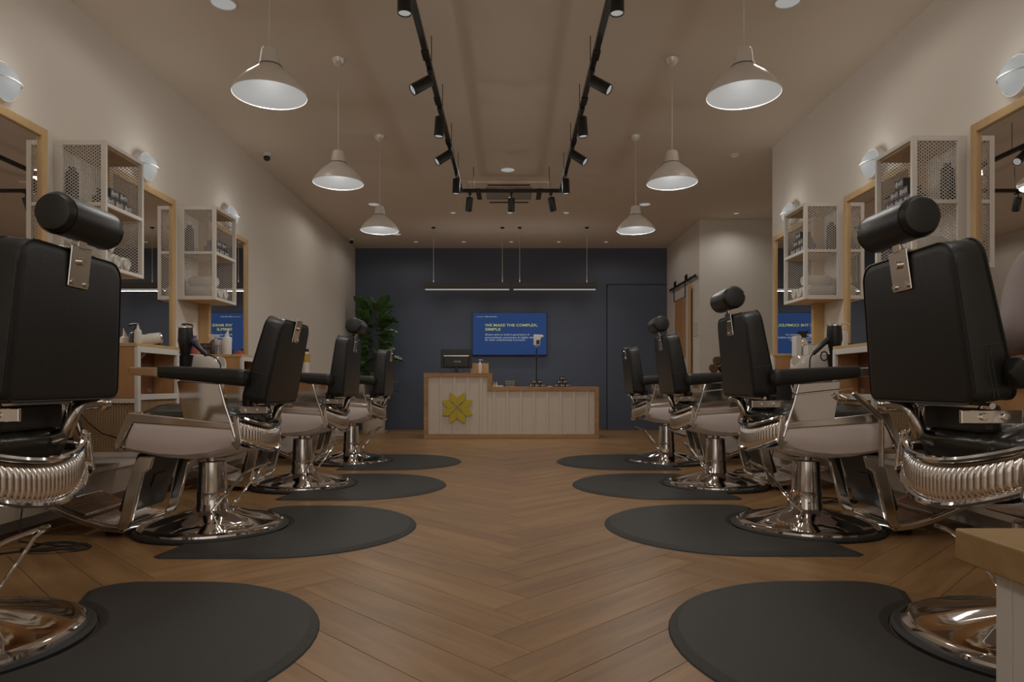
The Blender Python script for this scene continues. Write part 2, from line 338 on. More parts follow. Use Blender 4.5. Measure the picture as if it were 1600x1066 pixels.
# ------------------------------------------------------------------ barber chair (local: front = +x)
def rounded_block(x0, x1, y0, y1, z0, z1, r, n=4):
    b = MB(); b.prism(rrect(x0, y0, x1, y1, r, n), z0, z1); return b
def back_outline(sc_=1.0, g=0.0):
    # (y, z) outline of the backrest, z from 0 (bottom) to 0.455
    wb, wt, h, r = 0.262+g, 0.238+g, 0.455+g, 0.062
    pts = arc(wt-r, h-r, r, 0, 90, 6)+arc(-wt+r, h-r, r, 90, 180, 6)+arc(-wb+0.035, -g+0.035, 0.035, 180, 270, 4)+arc(wb-0.035, -g+0.035, 0.035, 270, 360, 4)
    return pts
def make_chair(root):
    P = lambda n, b, m, **k: obj(n, b, m, k.pop('parent', root), **k)
    # base
    P('rubber_ring', MB().lathe([(0.385,0),(0.402,0.004),(0.402,0.014),(0.392,0.024),(0.36,0.024),(0.36,0.0)], 64, cap=False), 'rubber', smooth=True)
    b = MB(); n = 64; prof = [(0.375,0.020),(0.372,0.034),(0.345,0.046),(0.335,0.044),(0.24,0.062),(0.13,0.090),(0.088,0.112),(0.080,0.15),(0.0,0.15)]
    def basef(u, v):
        i = min(int(v*(len(prof)-1)+0.5), len(prof)-1); r, z = prof[i]; a = u*2*PI
        seg = PI/4; fa = ((a % seg)-seg/2)
        f = (math.cos(seg/2)/math.cos(fa)) if 0.1 < r < 0.33 else 1.0
        return (r*math.cos(a)*(0.93+0.07*f), r*math.sin(a)*(0.93+0.07*f), z+(0.014*(1-abs(fa)/(seg/2)) if 0.12 < r < 0.33 else 0))
    b.grid(basef, n, len(prof), close_u=True)
    P('base_plate', b, 'chrome', smooth=True)
    p = P('column', MB().lathe([(0.088,0.09),(0.084,0.13),(0.081,0.14),(0.081,0.205),(0.078,0.208),(0.070,0.372),(0.060,0.378),(0.0,0.378)], 40), 'chrome', smooth=True)
    P('piston', MB().lathe([(0.030,0.37),(0.030,0.44)], 20), 'chrome', parent=p, smooth=True)
    P('height_lever', MB().tube([(-0.02,0.085,0.10),(-0.07,0.082,0.16),(-0.20,0.065,0.315),(-0.235,0.052,0.335),(-0.305,0.022,0.362),(-0.315,0,0.365),(-0.305,-0.022,0.362),(-0.245,-0.05,0.325),(-0.21,-0.06,0.28),(-0.10,-0.08,0.14),(-0.05,-0.084,0.10)], 0.0068, 8), 'chrome', smooth=True)
    P('seat_mechanism', MB().box((-0.17,-0.15,0.425),(0.2,0.15,0.47)).box((-0.11,-0.09,0.40),(0.12,0.09,0.43)), 'blackp', bevel=0.008)
    # shell
    st = [(-0.243,0.45,0.566),(-0.20,0.432,0.569),(-0.10,0.406,0.576),(0.03,0.395,0.584),(0.15,0.402,0.592),(0.24,0.420,0.598),(0.290,0.432,0.600)]
    def shellf(u, v):
        k = u*(len(st)-1); i = min(int(k), len(st)-2); t = k-i
        x, zl, zt = [st[i][j]*(1-t)+st[i+1][j]*t for j in range(3)]
        a = -1+2*v; s = 1 if a >= 0 else -1; a = abs(a)
        if a > 0.5: y = 0.293+0.012*math.sin(PI*(a-0.5)*2); z = zl+0.045+(zt-zl-0.045)*((a-0.5)*2)
        else: th = (a/0.5)*PI/2; y = 0.12*(a/0.5)*0.6+0.221*math.sin(th); z = zl+0.045*(1-math.cos(th))
        if u > 0.75: x += (u-0.75)*4*0.05*(zt-z-0.05)/(zt-zl)*1.3
        if u < 0.2: x -= (0.2-u)*5*0.04*(0.6-(z-zl)/(zt-zl))
        return (x, s*y, z)
    sh = P('seat_shell', MB().grid(shellf, 25, 25), 'shell', smooth=True, solid=0.006)
    # chrome rail along the shell top and front
    rails = MB()
    for s in (-1, 1):
        rails.prism([(-0.235,0.566),(0.275,0.602),(0.345,0.47),(0.362,0.462),(0.372,0.49),(0.300,0.655),(0.27,0.652),(-0.235,0.597)], s*0.272, s*0.300, axis='y')
    rails.box((0.292,-0.272,0.565),(0.315,0.272,0.652))
    P('seat_rail', rails, 'chrome2', bevel=0.006)
    P('front_bar', MB().tube([(0.355,-0.27,0.475),(0.365,-0.2,0.465),(0.365,0.2,0.465),(0.355,0.27,0.475)], 0.014, 8), 'chrome', smooth=True)
    # cushion with channels
    def cush(u, v):
        a = u*2*PI; ca, sa = math.cos(a), math.sin(a)
        ex = 0.45
        X = 0.292*math.copysign(abs(ca)**ex, ca); Y = 0.250*math.copysign(abs(sa)**ex, sa)
        if v < 0.75: kk = 1+0.035*abs(math.sin(Y/0.252*PI*5.0))*min(1, v*3); X *= kk
        if v < 0.3: t = v/0.3; s = 0.94+0.06*math.sin(t*PI/2); z = 0.560+0.070*t
        else: t = (v-0.3)/0.7; s = 1-t**1.5; s = max(s, 0.0); z = 0.63+0.053*math.sin(min(1, t*1.6)*PI/2)
        x = X*s; y = Y*s
        if v > 0.25: z += 0.011*abs(math.sin((y/0.252)*PI*5.0))*min(1, (v-0.25)*4)
        return (x+0.02, y, z)
    P('seat_cushion', MB().grid(cush, 120, 22, close_u=True), 'cushion', smooth=True)
    P('lumbar_panel', rounded_block(-0.275,-0.215,-0.15,0.15,0.66,0.74,0.025), 'leather', bevel=0.01)
    # rear ribbed basket
    def bx_(y, o=0): return -0.345-o+0.105*(abs(y)/0.30)**2.2
    def bz(y, t): q = (abs(y)/0.30)**2; return (0.438+0.088*q)*(1-t)+(0.572+0.066*q)*t
    NR = 32
    def rib(u, v):
        y = -0.285+0.57*u; am = 0.010*(1-abs(2*((u*NR) % 1)-1)**2.5)*min(1.0, 5*v+0.1, 5*(1-v)+0.1)
        return (bx_(y, am-0.009), y, bz(y, 0.07+0.74*v))
    bk = P('rear_basket', MB().grid(rib, NR*8+1, 9), 'ribchrome', smooth=True)
    def back(u, v):
        y = -0.297+0.594*u; return (bx_(y, -0.012), y, bz(y, v))
    P('basket_backing', MB().grid(back, 25, 3), 'chrome2', parent=bk, smooth=True, solid=0.004)
    rim = [(bx_(y), y, bz(y, 1)) for y in [-0.297+0.594*i/24 for i in range(25)]]+[(bx_(y), y, bz(y, 0)) for y in [0.297-0.594*i/24 for i in range(25)]]
    P('basket_rim', MB().tube(rim, 0.0105, 8, closed=True), 'chrome', parent=bk, smooth=True)
    for yy in (-0.303, 0.29): P('basket_side', MB().prism([(-0.235,0.60),(-0.225,0.50),(-0.255,0.46),(-0.28,0.50),(-0.262,0.63)], yy, yy+0.013, axis='y'), 'chrome2', parent=bk, bevel=0.003)
    for s in (-1, 1):
        # armrest
        def armf(u, v):
            a = v*2*PI; f = u; x = -0.315+0.46*f; c = 0.829+0.034*f; hh = 0.045-0.014*f; hw = 0.044-0.006*f
            if f < 0.06: k = math.sqrt(max(0.0, 1-((0.06-f)/0.06)**2)); hh *= max(k, 0.02); hw *= max(k, 0.02)
            if f > 0.97: k = 1-(f-0.97)/0.03*0.9; hh *= k; hw *= k
            ca, sa = math.cos(a), math.sin(a); e = 0.55
            return (x, s*0.30+hw*math.copysign(abs(ca)**e, ca), c+hh*math.copysign(abs(sa)**e, sa))
        ar = P('armrest', MB().grid(armf, 34, 21), 'leather', smooth=True)
        P('armrest_tip', MB().prism([(0.125,0.833),(0.27,0.845),(0.278,0.852),(0.278,0.885),(0.125,0.884)], s*0.30-0.034, s*0.30+0.034, axis='y'), 'chrome2', parent=ar, bevel=0.006)
        P('side_panel', MB().prism([(0.055,0.815),(-0.16,0.80),(-0.215,0.60),(0.02,0.615)], s*0.283, s*0.292, axis='y'), 'chrome', bevel=0.003)
        P('arm_rod', MB().tube([(-0.165,s*0.305,0.81),(-0.195,s*0.308,0.70),(-0.228,s*0.308,0.60),(-0.245,s*0.303,0.53)], 0.0075, 8), 'chrome', smooth=True)
        P('bolt_plate', MB().box((-0.37,s*0.19-0.006,0.675),(-0.20,s*0.19+0.006,0.712)).tube([(-0.31,s*0.195,0.694),(-0.31,s*0.204,0.694)], 0.011, 10).tube([(-0.25,s*0.195,0.694),(-0.25,s*0.204,0.694)], 0.011, 10), 'chrome2', bevel=0.002)
        P('back_tube', MB().tube([(-0.325,s*0.235,0.715),(-0.325,s*0.17,0.715),(-0.325,s*0.135,0.710),(-0.325,s*0.11,0.693),(-0.322,s*0.10,0.665),(-0.31,s*0.098,0.625),(-0.26,s*0.098,0.605)], 0.023, 12), 'tubemetal', smooth=True)
        P('recline_knob', MB().tube([(-0.325,s*0.225,0.712),(-0.325,s*0.235,0.712),(-0.325,s*0.28,0.712),(-0.325,s*0.288,0.712)], [0.016,0.023,0.023,0.016], 14), 'chrome', smooth=True)
        # leg rest arm
        P('footrest_arm', MB().prism([(0.19,0.425),(0.21,0.36),(0.245,0.335),(0.305,0.09),(0.325,0.055),(0.36,0.045),(0.385,0.055),(0.365,0.10),(0.31,0.36),(0.27,0.425)], s*0.235, s*0.262, axis='y'), 'chrome2', bevel=0.008, seg=3)
    P('cross_bar', MB().tube([(-0.322,-0.25,0.725),(-0.322,0.25,0.725)], 0.009, 8), 'chrome', smooth=True)
    def slant(b): return b
    d = Vector((0.10, 0, -0.30)).normalized()
    pr = MB(); mx = Matrix.Translation((0.285, 0, 0.42)) @ Matrix.Rotation(math.atan2(0.10, 0.30), 4, 'Y').inverted()
    P('calf_pad', MB().prism(rrect(-0.20,-0.325,0.20,0.0,0.02), -0.022, 0.022, axis='x', mx=Matrix.Translation((0.285,0,0.43)) @ Matrix.Rotation(-math.atan2(0.105,0.31), 4, 'Y')), 'leather', bevel=0.008)
    P('calf_pad_bracket', MB().box((-0.028,-0.09,-0.20),(-0.022,0.03,-0.12), mx=Matrix.Translation((0.285,0,0.43)) @ Matrix.Rotation(-math.atan2(0.105,0.31), 4, 'Y')), 'blackp', bevel=0.004)
    # footplate: curved ribbed plate in a U frame
    path = [(0.36,0.052),(0.46,0.064),(0.56,0.092),(0.66,0.132),(0.76,0.178)]
    def pz(x):
        for (a, za), (b_, zb) in zip(path, path[1:]):
            if x <= b_: return za+(zb-za)*(x-a)/(b_-a)
        return path[-1][1]
    fr = MB()
    for s in (-1, 1): fr.prism([(x, z-0.026) for x, z in path]+[(x, z+0.002) for x, z in path[::-1]], s*0.215, s*0.238, axis='y')
    fr.box((0.745,-0.238,0.150),(0.765,0.238,0.180)); fr.box((0.35,-0.238,0.03),(0.375,0.238,0.052))
    fo = P('footplate_frame', fr, 'chrome2', bevel=0.004)
    tr = MB(); xs = 0.385; i = 0
    while xs < 0.742:
        if not (0.56 < xs < 0.59):
            z = pz(xs); wd = 0.225 if xs < 0.56 else 0.18
            tr.tube([(xs, -wd, z+0.004), (xs, wd, z+0.004)], 0.0085, 6)
        xs += 0.0165
    tr.prism([(x, z-0.012) for x, z in path[:3]]+[(x, z-0.004) for x, z in path[:3][::-1]], -0.215, 0.215, axis='y')
    tr.prism([(x, z-0.012) for x, z in ((0.59,0.104),(0.66,0.132),(0.745,0.171))]+[(x, z-0.004) for x, z in ((0.745,0.171),(0.66,0.132),(0.59,0.104))], -0.18, 0.18, axis='y')
    P('footplate_tread', tr, 'ribchrome', parent=fo, smooth=True)
    for yy in (-0.16, 0.10): P('rubber_foot', MB().box((0.44,yy,0.0),(0.50,yy+0.06,0.045)), 'rubber', parent=fo, bevel=0.004)
    # backrest: pivot at (-0.32, 0, backz)
    O = back_outline(); n = len(O)
    layers = []
    def tk(z): return 0.062-0.018*(z/0.455)         # half thickness
    for fx, g in ((1.0, 0.035), (1.0, 0.012), (0.86, 0.002), (0.3, 0.0), (-0.55, 0.0), (-0.90, 0.004), (-0.99, 0.012), (-1.01, 0.024)):
        q = inset(O, g); layers.append([(tk(z)*fx + (0 if g < 0.03 else 0), y, z) for y, z in q])
    bb = MB(); vs = [p for l in layers for p in l]; fs = []
    for l in range(len(layers)-1):
        for i in range(n): fs.append((l*n+i, l*n+(i+1)%n, (l+1)*n+(i+1)%n, (l+1)*n+i))
    fs.append(tuple(range(n))); fs.append(tuple((len(layers)-1)*n+i for i in range(n)))
    bb.add(vs, fs)
    bk = P('backrest', bb, 'leather', smooth=True, loc=(-0.32, 0, 0.70))
    def ringpts(fx, g): return [(tk(z)*fx, y, z) for y, z in inset(O, g)]
    P('piping', MB().tube(ringpts(0.92, 0.001), 0.004, 6, closed=True).tube(ringpts(-0.93, 0.002), 0.0032, 6, closed=True), 'pipe', parent=bk, smooth=True)
    for s in (-1, 1):
        yo = lambda z: s*(0.2632-0.024*z/0.455)
        P('seam', MB().tube([(tk(0.155)*0.85, yo(0.155), 0.155), (-tk(0.155)*0.88, yo(0.155), 0.155)], 0.0012, 4), 'stitch', parent=bk, smooth=True)
        for xx in (0.008, -0.004): P('seam', MB().tube([(xx, yo(0.15), 0.15), (xx, yo(0.01), 0.012)], 0.0012, 4), 'stitch', parent=bk, smooth=True)
        P('seam', MB().tube([(-tk(z)*0.80, yo(z), z) for z in (0.03, 0.15, 0.30, 0.39)], 0.0012, 4), 'stitch', parent=bk, smooth=True)
    bx = P('headrest_bracket', MB().box((-0.056,-0.048,0.345),(-0.049,0.048,0.470)).box((-0.056,-0.048,0.455),(0.0,0.048,0.462)), 'chrome2', bevel=0.003, loc=(-0.32,0,0.70))
    P('screw', MB().tube([(-0.055,0,0.425),(-0.066,0,0.425)], 0.013, 12), 'chrome', parent=bx, smooth=True)
    for yy in (-0.032, 0.032): P('screw', MB().tube([(-0.055,yy,0.36),(-0.061,yy,0.36)], 0.009, 10), 'chrome', parent=bx, smooth=True)
    hp = [(0,-0.14),(0.035,-0.14),(0.050,-0.136),(0.058,-0.124),(0.060,-0.11),(0.060,0.11),(0.058,0.124),(0.050,0.136),(0.035,0.14),(0,0.14)]
    hr = P('headrest', MB().lathe(hp, 36, mx=Matrix.Translation((-0.045,0,0.545)) @ Matrix.Rotation(PI/2, 4, 'X')), 'leather', smooth=True, loc=(-0.32,0,0.70))
    P('headrest_post', MB().box((-0.056,-0.020,0.46),(-0.050,0.020,0.50)), 'chrome2', parent=hr, bevel=0.002)
    for e in (-0.115, 0.115): P('headrest_seam', MB().lathe([(0.0603,e-0.002),(0.0618,e),(0.0603,e+0.002)], 36, mx=Matrix.Translation((-0.045,0,0.545)) @ Matrix.Rotation(PI/2, 4, 'X'), cap=False), 'pipe', parent=hr, smooth=True)
    # towel bar on the right-hand side
    P('towel_bar', MB().tube([(-0.215,-0.31,0.805),(-0.205,-0.318,0.76),(-0.185,-0.32,0.745),(0.10,-0.32,0.775)], 0.0045, 6), 'chrome', smooth=True)
proto = empty('barber_chair', '', 'chair', group='barber chairs along both walls')
make_chair(proto)
chairs = [
 # x, y, rz, lean, backz, headrest, label
 (-1.73, 2.08, PI, 6, .755, 1, 'nearest barber chair in the left row, cut by the frame, with cylindrical headrest'),
 (-1.65, 3.77, PI, 13.5, .705, 0, 'second barber chair from the camera in the left row, without a headrest'),
 (-1.63, 5.33, PI, 6, .71, 1, 'third barber chair in the left row, with a round headrest in front of the fig'),
 (-1.63, 6.95, PI, 5, .685, 0, 'farthest barber chair in the left row, beside the potted fig, no headrest'),
 (1.617, 2.087, 0, 8, .75, 1, 'nearest barber chair in the right row, with cylindrical headrest and ribbed chrome basket'),
 (1.645, 3.81, 0, 8, .735, 1, 'second barber chair in the right row, with headrest and a chrome bracket arm'),
 (1.60, 5.35, 0, 9, .73, 1, 'third barber chair in the right row, small round headrest against the sliding door'),
 (1.58, 6.95, 0, 7, .71, 0, 'farthest barber chair in the right row, without headrest, near the navy wall'),
]
CH = []
for i, (x, y, rz, lean, bzv, head, lab) in enumerate(chairs):
    c = proto if i == 0 else dup(proto)
    CH.append(c)
for c, (x, y, rz, lean, bzv, head, lab) in zip(CH, chairs):
    place(c, (x, y, 0), rz, lab)
    for ch in list(c.children):
        nm = ch.name.split('.')[0]
        if nm in ('backrest', 'headrest', 'headrest_bracket'):
            if nm == 'headrest' and not head:
                for g in list(ch.children): bpy.data.objects.remove(g)
                bpy.data.objects.remove(ch); continue
            ch.location = (-0.32, 0, bzv); ch.rotation_euler = (0, -math.radians(lean), 0)
        elif nm == 'back_tube' and (ch.data.vertices[0].co.y > 0) == (x < 0): bpy.data.objects.remove(ch)
        elif nm == 'recline_knob' and (ch.data.vertices[0].co.y > 0) == (x < 0): bpy.data.objects.remove(ch)
        elif nm == 'bolt_plate' and (ch.data.vertices[0].co.y > 0) != (x < 0): bpy.data.objects.remove(ch)
        elif nm in ('bolt_plate', 'recline_knob', 'cross_bar', 'back_tube'):
            ch.location = (0, 0, bzv-0.735)
        elif nm == 'towel_bar' and x < 0:
            bpy.data.objects.remove(ch)
obj('bracket_arm', MB().tube([(0.03,-0.33,0.745),(0.06,-0.35,0.725)], 0.016, 4).tube([(0.09,-0.35,0.755),(0.215,-0.36,0.635),(0.225,-0.36,0.62),(0.225,-0.36,0.38)], 0.016, 4), 'chrome2', CH[5], bevel=0.003)

# ------------------------------------------------------------------ floor mats (front notch at base)
def mat_mesh(cx, r=0.405):
    # local: base centre at origin, mat towards +x
    a = math.degrees(math.asin(0.36/r))
    out = []
    x0 = 0.02; hw = 0.655; xc = cx
    out += [(x0-0.02,-hw+0.03),(x0+0.02,-hw)]
    out += [(xc*0.6,-hw)]
    out += [(xc+0.62*math.cos(t)*1.0, hw*math.sin(t)) for t in [-PI/2+PI*i/28 for i in range(29)]]
    out += [(0.30, hw)] + arc(0.27, hw-0.17, 0.17, 90, 165, 6)
    e = out[-1]; ang0 = math.degrees(math.atan2(e[1], e[0]))
    rr = 0.404
    out += [(rr*math.cos(math.radians(t)), rr*math.sin(math.radians(t))) for t in [66-k*(66+86)/22 for k in range(23)]]
    b = MB(); n = len(out); top = inset(out, 0.032); mid = inset(out, 0.004)
    vs = [(p[0],p[1],0) for p in out]+[(p[0],p[1],0.005) for p in mid]+[(p[0],p[1],0.017) for p in top]
    fs = [tuple(range(2*n,3*n)), tuple(range(n))[::-1]]
    for l in (0, 1):
        for i in range(n): fs.append((l*n+i, l*n+(i+1)%n, (l+1)*n+(i+1)%n, (l+1)*n+i))
    b.add(vs, fs); return b
mm = mat_mesh(0.50).mesh('floor_mat'); mm.materials.append(M['mat'])
matlab = [('nearest grey anti-fatigue mat on the left, cut off by the bottom edge', (-1.73, 2.08), 0, .03),
 ('second grey anti-fatigue mat from the camera on the left side', (-1.65, 3.77), 0, .02),
 ('third grey anti-fatigue mat on the left side', (-1.63, 5.33), 0, 0),
 ('farthest grey anti-fatigue mat on the left, nearest the reception counter', (-1.63, 6.95), 0, 0),
 ('nearest grey anti-fatigue mat on the right, cut off by the bottom edge', (1.617, 2.087), PI, 0),
 ('second grey anti-fatigue mat from the camera on the right side', (1.645, 3.81), PI, 0),
 ('third grey anti-fatigue mat on the right side', (1.60, 5.35), PI, 0),
 ('farthest grey anti-fatigue mat on the right, nearest the reception counter', (1.58, 6.95), PI, 0)]
for lab, (x, y), rz, _ in matlab:
    o = obj('floor_mat', mm, None, loc=(x, y, 0.0006), rot=(0, 0, rz))
    if rz: o.scale = (1, -1, 1)
    tag(o, lab, 'mat', 'anti-fatigue mats in front of the chairs')

# ------------------------------------------------------------------ wall stations
def lattice(b, x, y0, y1, z0, z1, cw=0.026, chh=0.019, t=0.0018, axis='x'):
    # expanded metal: diagonal strands clipped to the rectangle; (p, z) plane
    k = chh/cw; W = y1-y0; Hh = z1-z0
    def strand(p0, q0, p1, q1):
        d = math.hypot(p1-p0, q1-q0)
        if d < 0.004: return
        nx, nz = -(q1-q0)/d*t, (p1-p0)/d*t
        pts = [(p0+nx,q0+nz),(p1+nx,q1+nz),(p1-nx,q1-nz),(p0-nx,q0-nz)]
        b.prism(pts, x-0.001, x+0.001, axis=axis)
    c = -W*k
    for sgn in (1, -1):
        c = -W*k
        while c < Hh:
            # line z = c + k*p
            p0 = max(0, -c/k); p1 = min(W, (Hh-c)/k)
            if p1 > p0:
                if sgn == 1: strand(y0+p0, z0+c+k*p0, y0+p1, z0+c+k*p1)
                else: strand(y1-p0, z0+c+k*p0, y1-p1, z0+c+k*p1)
            c += chh
    return b
def wx(side, d): return (XL+d) if side < 0 else (XR-d)       # x at distance d from the side wall
def sbox(b, side, d0, d1, y0, y1, z0, z1):
    x0, x1 = sorted((wx(side, d0), wx(side, d1))); return b.box((x0,y0,z0),(x1,y1,z1))
def make_mirror(side, y1, z1, lab, wd=0.89, z0=1.0):
    y0 = y1-wd; xc = wx(side, 0)
    root = empty('wall_mirror', lab, 'mirror', (xc, (y0+y1)/2, z0), group='wood framed mirrors on the side walls')
    def rel(b): b.v = [(v[0]-xc, v[1]-(y0+y1)/2, v[2]-z0) for v in b.v]; return b
    f = 0.048
    obj('frame', rel(sbox(sbox(sbox(sbox(MB(), side, 0, .09, y0, y0+f, z0, z1), side, 0, .09, y1-f, y1, z0, z1), side, 0, .0895, y0+f, y1-f, z1-f, z1), side, 0, .0895, y0+f, y1-f, z0, z0+f)), 'oak', root, bevel=0.003)
    obj('mirror_glass', rel(sbox(MB(), side, 0.06, 0.074, y0+f, y1-f, z0+f, z1-f)), 'mirror', root)
def make_cabinet(side, y0, z0, z1, lab, wd=0.42, dp=0.31):
    y1 = y0+wd; xc = wx(side, 0); yc = (y0+y1)/2
    root = empty('mesh_cabinet', lab, 'cabinet', (xc, yc, z0), group='white mesh wall cabinets')
    def rel(b): b.v = [(v[0]-xc, v[1]-yc, v[2]-z0) for v in b.v]; return b
    f = 0.030; zm = z0+(z1-z0)*0.50
    b = MB()
    for ya in (y0, y1-0.02):      # side frames
        for d in ((0.0, f+0.02), (dp-f, dp)): sbox(b, side, d[0], d[1], ya, ya+0.02, z0, z1)
        for z in (z0, z1-f): sbox(b, side, f+0.02, dp-f, ya, ya+0.02, z, z+f)
        sbox(b, side, f+0.02, dp-f, ya, ya+0.02, zm-0.01, zm+0.012)
    sbox(b, side, dp-0.022, dp, y0+0.02, y1-0.02, z0, z0+0.022); sbox(b, side, dp-0.022, dp, y0+0.02, y1-0.02, z1-0.022, z1)
    sbox(b, side, dp-0.022, dp, y0+0.02, y1-0.02, zm-0.01, zm+0.014)
    obj('frame', rel(b), 'white', root, bevel=0.002)
    for zz, nm in ((z0+0.022, 'bottom_board'), (zm-0.008, 'shelf'), (z1-0.03, 'top_board')):
        obj(nm, rel(sbox(MB(), side, 0.002, dp-0.024, y0+0.02, y1-0.02, zz-0.018 if nm == 'bottom_board' else zz, zz if nm == 'bottom_board' else zz+0.02)), 'oak', root, bevel=0.001)
    for ya in (y0+0.01, y1-0.01):
        g = MB(); xs = sorted((wx(side, f+0.018), wx(side, dp-f+0.002)))
        lattice(g, ya, xs[0], xs[1], z0+f-0.002, zm-0.008, axis='y'); lattice(g, ya, xs[0], xs[1], zm+0.010, z1-f+0.002, axis='y')
        o = obj('mesh_panel', rel(g), 'white', root); o['kind'] = 'stuff'
    return root, zm+0.0125, z0+0.0225
def box_text(parent, w_, h_, side):
    s = text('print', 'Byrd\u2019s', 'print', parent, (0, 0, 0), (PI/2, 0, PI/2 if side < 0 else -PI/2), width=w_*0.82, size=h_*0.72, shear=0.35, bold=0.0006, align='CENTER')
    return s
def cartons(side, y0, z, where, pyramid):
    # boxes on the upper shelf facing the aisle
    bw_, bh, bd = 0.092, 0.056, 0.085; k = 0
    me = None
    for row, cnt in enumerate(pyramid):
        for c in range(cnt):
            off = (pyramid[0]-cnt)*bw_/2
            y = y0+0.055+off+bw_*c*1.04+bw_/2; x = wx(side, 0.235)
            names = ['bottom', 'middle', 'top']
            lab = 'dark carton, %s row, %s, %s' % (names[row], ['nearest', 'second', 'third'][c], where)
            if me is None: me = MB().box((-bd/2,-bw_/2,0),(bd/2,bw_/2,bh)).mesh('carton'); me.materials.append(M['darkbox'])
            o = obj('product_carton', me, None, bevel=0.002, loc=(x, y, z+row*(bh+0.0008)))
            tag(o, lab, 'box', 'dark product cartons on the cabinet shelves')
            t = box_text(o, bw_, bh, side); t.location = ((bd/2+0.0005)*(1 if side < 0 else -1), 0, bh*0.32)
def towel_roll(loc, r, ln, rot, lab, m='towel', grp='rolled towels in the cabinets'):
    def spiral(u, v):
        a = u*2*PI; rr = r*(1+0.05*math.sin(3*a)+0.03*math.sin(7*a+v*9)); k = min(1, min(v, 1-v)*12); k = math.sqrt(max(k, 0.15))
        return ((v-0.5)*ln, rr*k*math.cos(a), r+rr*k*math.sin(a))
    b = MB().grid(spiral, 24, 14, close_u=True)
    for e in (-1, 1):
        pts = [(e*ln*0.5, r*0.8*(1-t/26)*math.cos(t*0.8), r+r*0.8*(1-t/26)*math.sin(t*0.8)) for t in range(24)]
        b.tube(pts, 0.005, 5)
        b.lathe([(0,0),(r*0.75,0)], 16, mx=Matrix.Translation((e*ln*0.49,0,r)) @ Matrix.Rotation(PI/2, 4, 'Y'), cap=False)
    return tag(obj('rolled_towel', b, m, smooth=True, loc=loc, rot=(0, 0, rot)), lab, 'towel', grp)
def make_console(side, y0, lab, wd=0.48, dp=0.62):
    y1 = y0+wd; xc = wx(side, 0); yc = (y0+y1)/2; z0, z1 = 0.72, 1.03
    root = empty('styling_console', lab, 'console', (xc, yc, 0.2), group='wall hung styling consoles')
    def rel(b): b.v = [(v[0]-xc, v[1]-yc, v[2]-0.2) for v in b.v]; return b
    ca = MB()
    sbox(ca, side, 0.002, dp-0.02, y0, y0+0.018, z0+0.02, z1-0.02); sbox(ca, side, 0.002, dp-0.02, y1-0.018, y1, z0+0.02, z1-0.02)
    sbox(ca, side, 0.002, dp-0.02, y0, y1, z0, z0+0.02)
    obj('carcass', rel(ca), 'ply', root, bevel=0.001)
    obj('top_board', rel(sbox(MB(), side, 0.002, dp-0.004, y0-0.004, y1+0.004, z1-0.02, z1)), 'oak', root, bevel=0.002)
    obj('inner_back', rel(sbox(MB(), side, dp-0.16, dp-0.15, y0+0.018, y1-0.018, z0+0.02, z1-0.02)), 'redwood', root)
    for yy in (y0+0.10, y1-0.10):
        for zz in (z0+0.024, z1-0.05): obj('clear_bracket', rel(sbox(MB(), side, dp-0.15, dp-0.13, yy, yy+0.02, zz, zz+0.028)), 'glass', root, bevel=0.003)
    fr = MB(); f = 0.032
    for yy in (y0, y1-f): sbox(fr, side, dp-0.02, dp, yy, yy+f, 0.39, z1-0.02)
    for zz in (z1-0.02-f, z0-0.012, 0.39): sbox(fr, side, dp-0.02, dp, y0+f, y1-f, zz, zz+f)
    for yy in (y0, y1-0.02):
        for zz in (z0-0.028, 0.39): sbox(fr, side, 0.03, dp-0.02, yy, yy+0.02, zz, zz+0.026)
        sbox(fr, side, 0.002, 0.03, yy, yy+0.02, 0.39, z0)
    obj('steel_frame', rel(fr), 'white', root, bevel=0.002)
    g = MB(); lattice(g, wx(side, dp-0.01), y0+f-0.002, y1-f+0.002, 0.42, z0-0.01, axis='x', cw=0.03, chh=0.014)
    xs = sorted((wx(side, 0.03), wx(side, dp-0.022)))
    lattice(g, y0+0.01, xs[0], xs[1], 0.415, z0-0.027, axis='y', cw=0.03, chh=0.014)
    o = obj('mesh_panel', rel(g), 'oak', root); o['kind'] = 'stuff'
    obj('inner_drawer', rel(sbox(MB(), side, 0.05, dp-0.06, y0+0.03, y1-0.03, 0.40, z0-0.04)), 'vent', root, bevel=0.004)
    return root
def make_plinth(side, y0, y1, lab):
    xc = wx(side, 0); yc = (y0+y1)/2
    root = empty('floating_plinth', lab, 'shelf', (xc, yc, 0.205), group='low floating shelves under the mirrors')
    def rel(b): b.v = [(v[0]-xc, v[1]-yc, v[2]-0.205) for v in b.v]; return b
    dd = 0.26 if side < 0 else 0.17
    obj('body', rel(sbox(MB(), side, 0.014, dd-0.012, y0+0.01, y1-0.01, 0.12, 0.275)), 'vent', root, bevel=0.003)
    obj('top_edge', rel(sbox(MB(), side, 0.014, dd, y0, y1, 0.275, 0.305)), 'white', root, bevel=0.003)
def make_ledge(side, y0, y1, lab):
    xc = wx(side, 0); yc = (y0+y1)/2
    root = empty('wood_ledge', lab, 'shelf', (xc, yc, 0.97), group='wooden ledges under the mirrors')
    def rel(b): b.v = [(v[0]-xc, v[1]-yc, v[2]-0.97) for v in b.v]; return b
    obj('board', rel(sbox(MB(), side, 0.002, 0.30, y0, y1, 0.965, 0.999)), 'oak', root, bevel=0.002)
    obj('panel', rel(sbox(MB(), side, 0.002, 0.10, y0, y1, 0.40, 0.964)), 'ply', root)
